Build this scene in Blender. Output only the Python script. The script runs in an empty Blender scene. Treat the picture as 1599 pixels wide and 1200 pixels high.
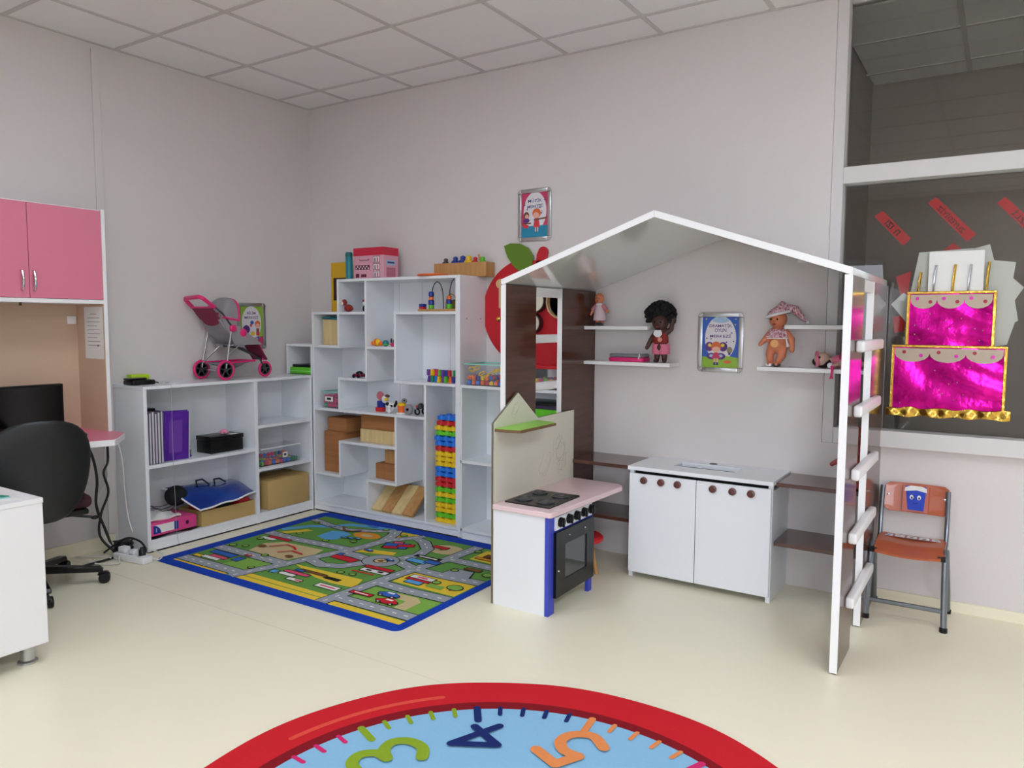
import bpy, bmesh, math, random
from mathutils import Vector, Matrix

random.seed(7)
SC = bpy.context.scene
COL = SC.collection
PI = math.pi
H = 2.974          # ceiling height

# ------------------------------------------------------------------ camera
cd = bpy.data.cameras.new('camera'); cam = bpy.data.objects.new('camera', cd); COL.objects.link(cam)
cd.sensor_fit = 'HORIZONTAL'; cd.sensor_width = 36.0; cd.lens = 36.0 * 1181.9 / 1599.0
cd.clip_start = 0.05
Rt = Vector((0.83881442, 0.54439044, 0.00542393)); Up = Vector((-0.04826688, 0.06444022, 0.99675361)); Fw = Vector((-0.54227362, 0.8363531, -0.08032941))
cm = Matrix((Rt, Up, -Fw)).transposed().to_4x4(); cm.translation = Vector((4.5014, -4.0857, 1.3745))
cam.matrix_world = cm
SC.camera = cam

# ------------------------------------------------------------------ exposure, world
SC.view_settings.view_transform = 'Standard'; SC.view_settings.look = 'None'
SC.view_settings.gamma = 1.0; SC.view_settings.exposure = 0.03; SC.view_settings.use_curve_mapping = False
SC.cycles.transparent_max_bounces = 32
W = bpy.data.worlds.new('world'); SC.world = W; W.use_nodes = True
W.node_tree.nodes['Background'].inputs[0].default_value = (0.75, 0.85, 1.0, 1)
W.node_tree.nodes['Background'].inputs[1].default_value = 0.6

WINDOW_POWER = 70.0      # base lamp power at the windows, one inferred and the rest added
LAMPS = {(2, 3): 19.0, (3, 4): 16.0, (8, 8): 50.0, (8, 2): 17.0, (8, 4): 34.0}; LAMP_TILES = list(LAMPS)     # ceiling panels and their strength
WINDOWS = [(1.85, 3.2), (5.0, 6.4)]; ADDED_SIDE_WINDOWS = [(-5.9, -4.5), (-4.2, -2.8)]     # rear x ranges, side y ranges; all but the first added for light
ROOM_X = 7.3; ROOM_Y = -6.6
for (wx0, wx1) in WINDOWS:  # lamp in the second opening is added to brighten the left wall
    ld = bpy.data.lights.new('window_area_light', 'AREA'); ld.shape = 'RECTANGLE'
    ld.size = wx1 - wx0; ld.size_y = 1.35; ld.energy = WINDOW_POWER if wx0 > 4 else WINDOW_POWER * 0.2; ld.color = (0.80, 0.87, 1.0)
    lo = bpy.data.objects.new('window_area_light', ld); COL.objects.link(lo)
    lo.location = ((wx0 + wx1) / 2, ROOM_Y + 0.02, 1.585); lo.rotation_euler = (math.radians(52), 0, 0); ld.spread = math.radians(125)
for (wy0, wy1) in ADDED_SIDE_WINDOWS:  # unseen side lamps, put in so the left wall gets more light
    ld = bpy.data.lights.new('window_area_light', 'AREA'); ld.shape = 'RECTANGLE'
    ld.size = 1.35; ld.size_y = wy1 - wy0; ld.energy = WINDOW_POWER * 0.03; ld.color = (0.80, 0.87, 1.0)
    lo = bpy.data.objects.new('window_area_light', ld); COL.objects.link(lo)
    lo.location = (ROOM_X - 0.02, (wy0 + wy1) / 2, 1.585); lo.rotation_euler = (0, math.radians(66), 0); ld.spread = math.radians(125)

# ------------------------------------------------------------------ materials
def lin(v):
    v = v / 255.0
    return v / 12.92 if v <= 0.04045 else ((v + 0.055) / 1.055) ** 2.4
def rgb(c): return (lin(c[0]), lin(c[1]), lin(c[2]), 1.0)
MATS = {}
def mat(name, c, rough=0.5, metal=0.0, coat=0.0, var=0.05, scale=6.0, bump=0.0, bscale=60.0, spec=0.5, stretch=None, c2=None, alpha=None, sheen=0.0):
    """procedural material: base colour varied by a noise field, optional fine relief"""
    if name in MATS: return MATS[name]
    m = bpy.data.materials.new(name); m.use_nodes = True; nt = m.node_tree; b = nt.nodes['Principled BSDF']
    tc = nt.nodes.new('ShaderNodeTexCoord'); mp = nt.nodes.new('ShaderNodeMapping')
    nt.links.new(tc.outputs['Object'], mp.inputs[0])
    if stretch: mp.inputs['Scale'].default_value = stretch
    nz = nt.nodes.new('ShaderNodeTexNoise'); nz.inputs['Scale'].default_value = scale; nz.inputs['Detail'].default_value = 4
    nt.links.new(mp.outputs[0], nz.inputs['Vector'])
    mx = nt.nodes.new('ShaderNodeMix'); mx.data_type = 'RGBA'
    base = rgb(c)
    if c2: a, d = base, rgb(c2)
    else:
        a = tuple(max(0, x * (1 - var)) for x in base[:3]) + (1,); d = tuple(min(1, x * (1 + var)) for x in base[:3]) + (1,)
    mx.inputs[6].default_value = a; mx.inputs[7].default_value = d
    if c2:
        cr = nt.nodes.new('ShaderNodeValToRGB'); cr.color_ramp.elements[0].position = 0.38; cr.color_ramp.elements[1].position = 0.62
        nt.links.new(nz.outputs[0], cr.inputs[0]); nt.links.new(cr.outputs[0], mx.inputs[0])
    else: nt.links.new(nz.outputs[0], mx.inputs[0])
    nt.links.new(mx.outputs[2], b.inputs['Base Color'])
    b.inputs['Roughness'].default_value = rough; b.inputs['Metallic'].default_value = metal
    b.inputs['Specular IOR Level'].default_value = spec
    if coat: b.inputs['Coat Weight'].default_value = coat; b.inputs['Coat Roughness'].default_value = 0.05
    if sheen: b.inputs['Sheen Weight'].default_value = sheen
    if alpha is not None: b.inputs['Alpha'].default_value = alpha
    if bump:
        n2 = nt.nodes.new('ShaderNodeTexNoise'); n2.inputs['Scale'].default_value = bscale; n2.inputs['Detail'].default_value = 3
        nt.links.new(mp.outputs[0], n2.inputs['Vector'])
        bp = nt.nodes.new('ShaderNodeBump'); bp.inputs['Strength'].default_value = bump; bp.inputs['Distance'].default_value = 0.004
        nt.links.new(n2.outputs[0], bp.inputs['Height']); nt.links.new(bp.outputs[0], b.inputs['Normal'])
    MATS[name] = m
    return m
def glassmat(name, tint=(255, 255, 255), ior=1.45, opac=0.0, grey=(255, 255, 255), rough=0.0):
    """clear pane: see-through with mirror reflection by angle; opac adds a milky body"""
    if name in MATS: return MATS[name]
    m = bpy.data.materials.new(name); m.use_nodes = True; nt = m.node_tree; nt.nodes.clear()
    out = nt.nodes.new('ShaderNodeOutputMaterial'); tr = nt.nodes.new('ShaderNodeBsdfTransparent'); gl = nt.nodes.new('ShaderNodeBsdfGlossy')
    fr = nt.nodes.new('ShaderNodeFresnel'); mx = nt.nodes.new('ShaderNodeMixShader')
    tr.inputs[0].default_value = rgb(tint); gl.inputs['Roughness'].default_value = rough; fr.inputs[0].default_value = ior
    nt.links.new(fr.outputs[0], mx.inputs[0]); nt.links.new(gl.outputs[0], mx.inputs[2])
    if opac:
        df = nt.nodes.new('ShaderNodeBsdfDiffuse'); df.inputs[0].default_value = rgb(grey); m2 = nt.nodes.new('ShaderNodeMixShader')
        m2.inputs[0].default_value = opac
        nt.links.new(tr.outputs[0], m2.inputs[1]); nt.links.new(df.outputs[0], m2.inputs[2]); nt.links.new(m2.outputs[0], mx.inputs[1])
    else: nt.links.new(tr.outputs[0], mx.inputs[1])
    nt.links.new(mx.outputs[0], out.inputs[0]); MATS[name] = m
    return m
def emitmat(name, c, s):
    m = bpy.data.materials.new(name); m.use_nodes = True; nt = m.node_tree; b = nt.nodes['Principled BSDF']
    b.inputs['Base Color'].default_value = rgb(c); b.inputs['Emission Color'].default_value = rgb(c); b.inputs['Emission Strength'].default_value = s
    MATS[name] = m; return m

# ------------------------------------------------------------------ mesh builder
class MB:
    def __init__(s): s.v = []; s.f = []; s.m = []; s.T = None; s.cur = 0
    def add(s, vs, fs, m=None):
        o = len(s.v); m = s.cur if m is None else m
        for p in vs: s.v.append(s.T @ Vector(p) if s.T else Vector(p))
        for f in fs: s.f.append([i + o for i in f]); s.m.append(m)
        return s
    def box(s, x0, x1, y0, y1, z0, z1, m=None):
        return s.add([(x0,y0,z0),(x1,y0,z0),(x1,y1,z0),(x0,y1,z0),(x0,y0,z1),(x1,y0,z1),(x1,y1,z1),(x0,y1,z1)],
              [(0,3,2,1),(4,5,6,7),(0,1,5,4),(1,2,6,5),(2,3,7,6),(3,0,4,7)], m)
    def rbox(s, x0, x1, y0, y1, z0, z1, r, seg=3, m=None):
        bm = bmesh.new(); bmesh.ops.create_cube(bm, size=1)
        for q in bm.verts: q.co = Vector(((x0+x1)/2 + q.co.x*(x1-x0), (y0+y1)/2 + q.co.y*(y1-y0), (z0+z1)/2 + q.co.z*(z1-z0)))
        bmesh.ops.bevel(bm, geom=bm.edges[:] , offset=r, segments=seg, profile=0.5, affect='EDGES')
        bm.verts.index_update()
        s.add([q.co.copy() for q in bm.verts], [[q.index for q in f.verts] for f in bm.faces], m); bm.free(); return s
    def prism(s, pts, ax, a, b, m=None, mside=None):
        """polygon pts in the plane across axis ax ('x': (y,z), 'y': (x,z), 'z': (x,y)) from a to b"""
        n = len(pts)
        def P(q, t): return (t, q[0], q[1]) if ax == 'x' else ((q[0], t, q[1]) if ax == 'y' else (q[0], q[1], t))
        s.add([P(q, a) for q in pts] + [P(q, b) for q in pts], [list(range(n))[::-1], list(range(n, 2*n))], m)
        o = len(s.v) - 2*n; mm = (s.cur if m is None else m) if mside is None else mside
        for i in range(n):
            j = (i+1) % n; s.f.append([o+i, o+j, o+n+j, o+n+i]); s.m.append(mm)
        return s
    def tube(s, pts, r, n=8, closed=False, m=None):
        pts = [Vector(p) for p in pts]; k = len(pts); rr = r if isinstance(r, (list, tuple)) else [r]*k
        vs = []; up = None
        for i, p in enumerate(pts):
            if closed: t = pts[(i+1) % k] - pts[i-1]
            else: t = pts[min(i+1, k-1)] - pts[max(i-1, 0)]
            t.normalize()
            if up is None:
                up = Vector((0,0,1)) if abs(t.z) < 0.9 else Vector((1,0,0))
            a = up - t * up.dot(t)
            if a.length < 1e-6: a = t.orthogonal()
            a.normalize(); up = a; b = t.cross(a)
            for q in range(n):
                th = 2*PI*q/n; vs.append(p + (a*math.cos(th) + b*math.sin(th))*rr[i])
        fs = []
        for i in range(k if closed else k-1):
            j = (i+1) % k
            for q in range(n):
                q2 = (q+1) % n; fs.append([i*n+q, i*n+q2, j*n+q2, j*n+q])
        if not closed: fs += [list(range(n))[::-1], [(k-1)*n+q for q in range(n)]]
        return s.add(vs, fs, m)
    def ell(s, c, r, seg=16, rings=10, m=None, rot=None):
        if not isinstance(r, (list, tuple)): r = (r, r, r)
        vs = [(0,0,1)]
        for i in range(1, rings):
            ph = PI*i/rings
            for q in range(seg):
                th = 2*PI*q/seg; vs.append((math.sin(ph)*math.cos(th), math.sin(ph)*math.sin(th), math.cos(ph)))
        vs.append((0,0,-1)); L = len(vs)-1; fs = []
        for q in range(seg): fs.append([0, 1+q, 1+(q+1) % seg]); fs.append([L, 1+(rings-2)*seg+(q+1) % seg, 1+(rings-2)*seg+q])
        for i in range(rings-2):
            for q in range(seg):
                q2 = (q+1) % seg; fs.append([1+i*seg+q, 1+(i+1)*seg+q, 1+(i+1)*seg+q2, 1+i*seg+q2])
        out = []
        for p in vs:
            p = Vector((p[0]*r[0], p[1]*r[1], p[2]*r[2]))
            if rot: p = rot @ p
            out.append(p + Vector(c))
        return s.add(out, fs, m)
    def lathe(s, prof, c, ax='z', n=20, m=None):
        """profile [(radius, height)] turned about axis ax through c"""
        vs = []; k = len(prof)
        for (r, h) in prof:
            for q in range(n):
                th = 2*PI*q/n; a, b = r*math.cos(th), r*math.sin(th)
                p = (a, b, h) if ax == 'z' else ((h, a, b) if ax == 'x' else (b, h, a))
                vs.append(Vector(p) + Vector(c))
        fs = []
        for i in range(k-1):
            for q in range(n):
                q2 = (q+1) % n; fs.append([i*n+q, i*n+q2, (i+1)*n+q2, (i+1)*n+q])
        fs += [list(range(n))[::-1], [(k-1)*n+q for q in range(n)]]
        return s.add(vs, fs, m)
    def grid(s, fn, nu, nv, thick=0.0, m=None):
        """surface fn(u,v) -> point, as a shell of the given thickness"""
        P = [[Vector(fn(i/nu, j/nv)) for j in range(nv+1)] for i in range(nu+1)]
        vs = [p for r in P for p in r]; fs = []
        I = lambda i, j: i*(nv+1)+j
        for i in range(nu):
            for j in range(nv): fs.append([I(i,j), I(i+1,j), I(i+1,j+1), I(i,j+1)])
        if thick:
            N = len(vs); nrm = []
            for i in range(nu+1):
                for j in range(nv+1):
                    du = P[min(i+1,nu)][j] - P[max(i-1,0)][j]; dv = P[i][min(j+1,nv)] - P[i][max(j-1,0)]
                    q = du.cross(dv); q.normalize(); nrm.append(q)
            vs = vs + [p - q*thick for p, q in zip(vs, nrm)]
            fs += [[a+N for a in f[::-1]] for f in fs]
            for i in range(nu):
                fs.append([I(i+1,0), I(i,0), I(i,0)+N, I(i+1,0)+N]); fs.append([I(i,nv), I(i+1,nv), I(i+1,nv)+N, I(i,nv)+N])
            for j in range(nv):
                fs.append([I(0,j), I(0,j+1), I(0,j+1)+N, I(0,j)+N]); fs.append([I(nu,j+1), I(nu,j), I(nu,j)+N, I(nu,j+1)+N])
        return s.add(vs, fs, m)
    def build(s, name, mats, parent=None, bevel=0.0, smooth=35, label=None, cat=None, group=None, kind=None, origin=None):
        me = bpy.data.meshes.new(name); mats = mats if isinstance(mats, list) else [mats]
        if parent is None and origin is None:
            xs = [p.x for p in s.v]; ys = [p.y for p in s.v]; zs = [p.z for p in s.v]
            origin = Vector(((min(xs)+max(xs))/2, (min(ys)+max(ys))/2, min(zs)))
        if parent is not None: off = ROOT[parent.name]
        else: off = Vector(origin)
        me.from_pydata([p - off for p in s.v], [], s.f)
        for q in mats: me.materials.append(q)
        for i, p in enumerate(me.polygons): p.material_index = s.m[i]
        if smooth:
            me.polygons.foreach_set('use_smooth', [True]*len(me.polygons)); me.set_sharp_from_angle(angle=math.radians(smooth))
        me.validate(); me.update()
        o = bpy.data.objects.new(name, me); COL.objects.link(o)
        if parent is None: o.location = off
        else: o.parent = parent
        ROOT[o.name] = off
        if bevel:
            bv = o.modifiers.new('bevel', 'BEVEL'); bv.width = bevel; bv.segments = 2; bv.limit_method = 'ANGLE'; bv.angle_limit = math.radians(40)
        return tag(o, label, cat, group, kind)
ROOT = {}
def tag(o, label=None, cat=None, group=None, kind=None):
    if label: o['label'] = label
    if cat: o['category'] = cat
    if group: o['group'] = group
    if kind: o['kind'] = kind
    return o
def thing(name, label, cat, loc, group=None):
    o = bpy.data.objects.new(name, None); COL.objects.link(o); o.location = loc; o.empty_display_size = 0.05
    ROOT[o.name] = Vector(loc); return tag(o, label, cat, group)
def B(*a): return MB().box(*a)
def copy_tree(o, delta, parent=None):
    c = o.copy(); COL.objects.link(c); c.parent = parent
    if parent is None: c.location = Vector(o.location) + Vector(delta)
    ROOT[c.name] = ROOT[o.name] + Vector(delta)
    for ch in list(o.children): copy_tree(ch, delta, c)
    return c
def arc(cx, cy, r, a0, a1, n): return [(cx + r*math.cos(math.radians(a0+(a1-a0)*i/n)), cy + r*math.sin(math.radians(a0+(a1-a0)*i/n))) for i in range(n+1)]
def rrect(x0, x1, y0, y1, r, n=4):
    return arc(x1-r, y0+r, r, -90, 0, n) + arc(x1-r, y1-r, r, 0, 90, n) + arc(x0+r, y1-r, r, 90, 180, n) + arc(x0+r, y0+r, r, 180, 270, n)

# flat print: coloured shapes lying on a plane, each layer a hair above the one before
class Print:
    def __init__(s, o, ex, ey, step=0.00005):
        s.o = Vector(o); s.ex = Vector(ex); s.ey = Vector(ey); s.n = s.ex.cross(s.ey).normalized(); s.step = step
        s.mb = MB(); s.mats = []; s.k = 0
    def mi(s, m):
        if m not in s.mats: s.mats.append(m)
        return s.mats.index(m)
    def P(s, p, k=None): return s.o + s.ex*p[0] + s.ey*p[1] + s.n*(s.step*(s.k if k is None else k))
    def poly(s, pts, m, same=False):
        s.k += 0 if same else 1; s.mb.add([s.P(p) for p in pts], [list(range(len(pts)))], s.mi(m)); return s
    def rect(s, x0, x1, y0, y1, m): return s.poly([(x0,y0),(x1,y0),(x1,y1),(x0,y1)], m)
    def oval(s, cx, cy, rx, ry, m, n=24, rot=0):
        c, q = math.cos(rot), math.sin(rot)
        return s.poly([(cx + rx*math.cos(2*PI*i/n)*c - ry*math.sin(2*PI*i/n)*q, cy + rx*math.cos(2*PI*i/n)*q + ry*math.sin(2*PI*i/n)*c) for i in range(n)], m)
    def line(s, pts, w, m, closed=False, cap=True):
        s.k += 1; pts = [Vector(p).to_2d() if len(p) == 3 else Vector(p) for p in pts]; k = len(pts); L = []; Rr = []
        for i, p in enumerate(pts):
            if closed: t = pts[(i+1) % k] - pts[i-1]
            else: t = pts[min(i+1, k-1)] - pts[max(i-1, 0)]
            t.normalize(); nn = Vector((-t.y, t.x)); L.append(p + nn*w/2); Rr.append(p - nn*w/2)
        vs = [s.P(p) for p in L] + [s.P(p) for p in Rr]; fs = []
        for i in range(k if closed else k-1):
            j = (i+1) % k; fs.append([k+i, k+j, j, i])
        s.mb.add(vs, fs, s.mi(m))
        if cap and not closed:
            for p in (pts[0], pts[-1]): s.oval(p.x, p.y, w/2, w/2, m, 10)
        return s
    def text(s, t, cx, cy, size, m, rot=0.0, wide=None, mirror=False):
        s.k += 1
        me = text_mesh(t); xs = [v.co.x for v in me.vertices]; ys = [v.co.y for v in me.vertices]
        if not xs: return s
        mx, my = (min(xs)+max(xs))/2, (min(ys)+max(ys))/2; hgt = max(ys)-min(ys); wd = max(xs)-min(xs)
        sy = size/hgt; sx = sy if wide is None else wide/wd
        c, q = math.cos(rot), math.sin(rot); sg = -1 if mirror else 1; vs = []
        for v in me.vertices:
            a, b = (v.co.x-mx)*sx*sg, (v.co.y-my)*sy; vs.append(s.P((cx + a*c - b*q, cy + a*q + b*c)))
        s.mb.add(vs, [list(p.vertices) for p in me.polygons], s.mi(m)); return s
    def build(s, name, parent, **kw): return s.mb.build(name, s.mats, parent, smooth=0, **kw)
TXT = {}
def text_mesh(t):
    if t not in TXT:
        cu = bpy.data.curves.new('lettering', 'FONT'); cu.body = t; cu.size = 1.0; cu.offset = 0.012; cu.resolution_u = 3
        ob = bpy.data.objects.new('lettering', cu); COL.objects.link(ob); bpy.context.view_layer.update()
        TXT[t] = bpy.data.meshes.new_from_object(ob.evaluated_get(bpy.context.evaluated_depsgraph_get()))
        bpy.data.objects.remove(ob); bpy.data.curves.remove(cu)
    return TXT[t]

# ------------------------------------------------------------------ palette
M_wall = mat('wall_paint', (222, 215, 213), 0.65, var=0.025, scale=2.5, bump=0.12, bscale=160)
M_ceil = mat('ceiling_tile_board', (240, 236, 235), 0.85, var=0.02, scale=40, bump=0.15, bscale=300)
M_tbar = mat('shaded_white_grid', (204, 198, 196), 0.5)  # white metal bars, the shade on them put into this grey
M_floor = mat('cream_vinyl', (244, 237, 211), 0.36, var=0.03, scale=3, bump=0.03, bscale=30)
M_seam = mat('vinyl_seam', (150, 135, 105), 0.6)
M_white = mat('white_laminate', (237, 240, 244), 0.28, var=0.015, scale=4)
M_whitegl = mat('gloss_white_laminate', (226, 227, 224), 0.10, coat=0.6, var=0.015)
M_edge = mat('white_edge_band', (243, 242, 242), 0.35, var=0.01)
M_brown = mat('dark_walnut_laminate', (88, 54, 40), 0.15, coat=0.0, scale=2.5, stretch=(1.0, 1.0, 14.0), c2=(78, 47, 35))
M_shelfbr = mat('walnut_shelf_laminate', (96, 62, 50), 0.16, coat=0.3, scale=3.0, stretch=(1.0, 16, 16), c2=(74, 46, 38))
M_frame = mat('white_aluminium_frame', (218, 213, 212), 0.35, var=0.02)
M_pane = glassmat('window_glass', (251, 251, 249), 1.5)
M_grey = mat('corridor_paint', (150, 138, 132), 0.8, var=0.04)
M_black = mat('black_plastic', (14, 14, 15), 0.3, spec=.35)
M_dark = mat('dark_gap', (30, 28, 28), 0.7)
M_chrome = mat('chrome', (210, 210, 212), 0.18, metal=1.0)
M_alu = mat('brushed_aluminium', (196, 198, 200), 0.28, metal=1.0)

# ------------------------------------------------------------------ floor
fl = B(-0.15, ROOM_X, ROOM_Y, 1.75, -0.12, -0.004).build('floor', M_seam, kind='structure')
for (y0, y1) in [(-1.879, 0.06), (-3.879, -1.881), (-5.879, -3.881), (ROOM_Y, -5.881)]:
    B(-0.0, ROOM_X, y0, y1, -0.004, 0.0).build('vinyl_sheet', M_floor, fl)
B(3.68, ROOM_X, 0.15, 1.75, -0.004, 0.0).build('vinyl_sheet', M_floor, fl)

# ------------------------------------------------------------------ walls
XE = 3.742                                    # the back wall ends here, the glazed partition starts, a little further back
YG = 0.06
B(-0.15, 0.0, ROOM_Y, 0.15, 0, H + 0.2).build('wall_left', M_wall, kind='structure')
B(0.0, XE, 0.0, 0.30, 0, H + 0.2).build('wall_back', M_wall, kind='structure')
MB().box(4.0, ROOM_X, YG, YG + 0.09, 0, 0.775).box(XE, 4.0, 0.0, YG + 0.09, 0, 0.775).build('wall_partition', M_wall, kind='structure')
wr = MB(); ys = [ROOM_Y] + [q for w in ADDED_SIDE_WINDOWS for q in w] + [1.75]
for i in range(0, len(ys), 2): wr.box(ROOM_X, ROOM_X + 0.15, ys[i], ys[i+1], 0, H + 0.2)
for (a, b) in ADDED_SIDE_WINDOWS: wr.box(ROOM_X, ROOM_X + 0.15, a, b, 0, 0.9); wr.box(ROOM_X, ROOM_X + 0.15, a, b, 2.27, H + 0.2)
wr.build('wall_right', M_wall, kind='structure')
for n, (a, b) in enumerate(ADDED_SIDE_WINDOWS):  # unseen side windows, added to go with the extra lamps
    f = MB()
    for q in (a, b - 0.06, (a + b)/2 - 0.03): f.box(ROOM_X + .06, ROOM_X + .12, q, q + 0.06, 0.9, 2.27)
    for q in (0.9, 2.21): f.box(ROOM_X + .06, ROOM_X + .12, a + 0.06, b - 0.06, q, q + 0.06)
    w = f.build('window_%d' % (n + 4), M_frame, kind='structure')
    B(ROOM_X + .087, ROOM_X + .093, a + 0.03, b - 0.03, 0.93, 2.24).build('pane', M_pane, w)
wf = MB(); xs = [-0.15] + [q for w in WINDOWS for q in w] + [ROOM_X + 0.15]
for i in range(0, len(xs), 2): wf.box(xs[i], xs[i+1], ROOM_Y - 0.2, ROOM_Y, 0, H + 0.2)
for (a, b) in WINDOWS: wf.box(a, b, ROOM_Y - 0.2, ROOM_Y, 0, 0.9); wf.box(a, b, ROOM_Y - 0.2, ROOM_Y, 2.27, H + 0.2)
wf.build('wall_front', M_wall, kind='structure')
for n, (a, b) in enumerate(WINDOWS):  # second rear window is unseen, added for light on the left wall
    f = MB()
    for q in (a, b - 0.06, (a + b)/2 - 0.03): f.box(q, q + 0.06, ROOM_Y - 0.14, ROOM_Y - 0.08, 0.9, 2.27)
    for q in (0.9, 2.21): f.box(a + 0.06, b - 0.06, ROOM_Y - 0.14, ROOM_Y - 0.08, q, q + 0.06)
    w = f.build('window_%d' % (n + 2), M_frame, kind='structure')
    B(a + 0.03, b - 0.03, ROOM_Y - 0.112, ROOM_Y - 0.106, 0.93, 2.24).build('pane', M_pane, w)
B(0.0, 0.014, -2.9, -1.60, 0, 0.08).build('baseboard_left', M_floor, kind='structure')
B(4.02, ROOM_X, YG - 0.014, YG, 0, 0.05).build('baseboard_right', M_floor, kind='structure')
# glazed partition above the low wall
g = MB()
g.box(XE, XE + 0.054, YG - 0.057, YG + 0.05, 0.775, H)
g.box(XE + 0.054, ROOM_X, YG - 0.057, YG + 0.05, 0.775, 0.857)
g.box(XE + 0.054, ROOM_X, YG - 0.057, YG + 0.05, 2.070, 2.152)
g.box(XE + 0.054, ROOM_X, YG - 0.057, YG + 0.05, H - 0.02, H)
g.box(5.45, 5.52, YG - 0.057, YG + 0.05, 0.857, H - 0.02)
win = g.build('window_1', M_frame, kind='structure', bevel=0.003)
for (x0, x1) in ((XE + 0.05, 5.455), (5.515, ROOM_X)):
    for (z0, z1) in ((0.85, 2.075), (2.147, H - 0.01)): B(x0, x1, YG + 0.018, YG + 0.024, z0, z1).build('pane', M_pane, win)
# corridor beyond the glass
B(3.53, 3.68, 0.30, 1.75, 0, H + 0.2).build('wall_corridor_left', M_grey, kind='structure')
B(3.53, ROOM_X, 1.62, 1.75, 0, H + 0.2).build('wall_corridor_back', M_grey, kind='structure')

# ------------------------------------------------------------------ suspended ceiling
ce = B(-0.15, ROOM_X + 0.15, ROOM_Y - 0.2, 1.75, H + 0.035, H + 0.12).build('ceiling', M_ceil, kind='structure')
GX = [0.0] + [0.4365 + 0.6*i for i in range(12)] + [ROOM_X]
GY = [0.0] + [-0.293 - 0.6*j for j in range(11)] + [ROOM_Y]
tile_cache = {}
def ceiling_tile(x0, x1, y0, y1, parent=ce):
    key = (round(x1-x0, 3), round(y1-y0, 3))
    if key not in tile_cache:
        w, d = x1-x0-0.02, y1-y0-0.02; q = MB(); q.box(-w/2, w/2, -d/2, d/2, 0.002, 0.014)
        me = bpy.data.meshes.new('ceiling_tile'); me.from_pydata(q.v, [], q.f); me.materials.append(M_ceil); tile_cache[key] = me
    o = bpy.data.objects.new('ceiling_tile', tile_cache[key]); COL.objects.link(o); o.parent = parent
    o.location = Vector(((x0+x1)/2, (y0+y1)/2, H)) - ROOT[parent.name]
for i in range(len(GX)-1):
    for j in range(len(GY)-1):
        if (i-1, j-1) in LAMP_TILES: continue
        ceiling_tile(GX[i], GX[i+1], GY[j+1], GY[j])
for x in GX[1:-1]: B(x - 0.012, x + 0.012, ROOM_Y, 0, H - 0.004, H + 0.004).build('grid_bar', M_tbar, ce)
for y in GY[1:-1]: B(0, ROOM_X, y - 0.012, y + 0.012, H - 0.0035, H + 0.0035).build('grid_bar', M_tbar, ce)
B(0, 0.02, ROOM_Y, 0, H - 0.003, H + 0.003).build('edge_trim', M_tbar, ce); B(0.02, XE, -0.02, 0, H - 0.003, H + 0.003).build('edge_trim', M_tbar, ce)
cx = [3.68, 4.24, 4.84, 5.44, 6.04, 6.64, ROOM_X]; cy = [1.62, 1.35, 0.75, 0.2]
for i in range(6):
    for j in range(3): ceiling_tile(cx[i], cx[i+1], cy[j+1], cy[j])
for x in cx[1:-1]: B(x - 0.012, x + 0.012, 0.2, 1.62, H - 0.004, H + 0.004).build('grid_bar', M_tbar, ce)
for y in cy[1:-1]: B(3.68, ROOM_X, y - 0.012, y + 0.012, H - 0.0035, H + 0.0035).build('grid_bar', M_tbar, ce)
for n, (i, j) in enumerate(LAMP_TILES):
    x0, y1 = GX[i+1], GY[j+1]; x1, y0 = GX[i+2], GY[j+2]
    t = thing('ceiling_light', ['square white ceiling light panel above the road rug', 'square white ceiling light panel between the road rug and the white desk', 'square white ceiling light panel behind the clock rug', 'square white ceiling light panel nearest the glass partition', 'square white ceiling light panel at the right wall windows'][n], 'light', ((x0+x1)/2, (y0+y1)/2, H), 'ceiling light panels')
    f = MB(); f.box(x0+.012, x1-.012, y0+.012, y0+.04, H-.004, H+.03); f.box(x0+.012, x1-.012, y1-.04, y1-.012, H-.004, H+.03)
    f.box(x0+.012, x0+.04, y0+.04, y1-.04, H-.004, H+.03); f.box(x1-.04, x1-.012, y0+.04, y1-.04, H-.004, H+.03); f.build('frame', M_frame, t)
    B(x0+.04, x1-.04, y0+.04, y1-.04, H+.002, H+.008).build('diffuser', emitmat('lamp_diffuser', (235, 242, 255), LAMPS[(i, j)]), t)

# ------------------------------------------------------------------ low bookcase on the left wall
D = 0.018
bk = thing('low_bookcase', 'low white bookcase along the left wall carrying a toy stroller', 'bookcase', (0.16, -0.94, 0))
LX = 0.315; L0, L1 = -1.575, -0.2908; LT = 0.992
B(0.004, LX, L0, L0 + D + .004, 0.008, LT - D).build('side_panel', M_white, bk, 0.001)
B(0.004, LX, L1 - D, L1, 0.008, LT - D).build('side_panel', M_white, bk, 0.001)
B(0.004, LX - .001, -0.795, -0.768, 0.008, LT - D).build('divider', M_white, bk, 0.001)
B(0.0, LX + .004, L0 - .003, L1, LT - D, LT).build('top_board', M_white, bk, 0.001)
B(0.002, 0.010, L0 + .02, L1 - .02, 0.03, LT - D).build('back_panel', M_white, bk)
B(0.010, LX - .002, L0 + .022, -0.795, 0.502, 0.522).build('shelf', M_white, bk, 0.001)
B(0.010, LX - .002, -0.768, L1 - D, 0.655, 0.675).build('shelf', M_white, bk, 0.001)
B(0.010, LX - .002, -0.768, L1 - D, 0.358, 0.378).build('shelf', M_white, bk, 0.001)
for (a, b) in ((L0 + .022, -.795), (-.768, L1 - D)):
    B(0.010, LX - .002, a, b, 0.056, 0.074).build('bottom_board', M_white, bk, 0.001)
    B(LX - .022, LX - .004, a, b, 0.010, 0.056).build('plinth', M_white, bk)
B(0.02, LX - .006, L0 + .01, L1 - .01, 0, 0.008).build('gap_shade_strip', M_dark, bk)  # dark strip painted in for the shade in the gap under the bookcase

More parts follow.
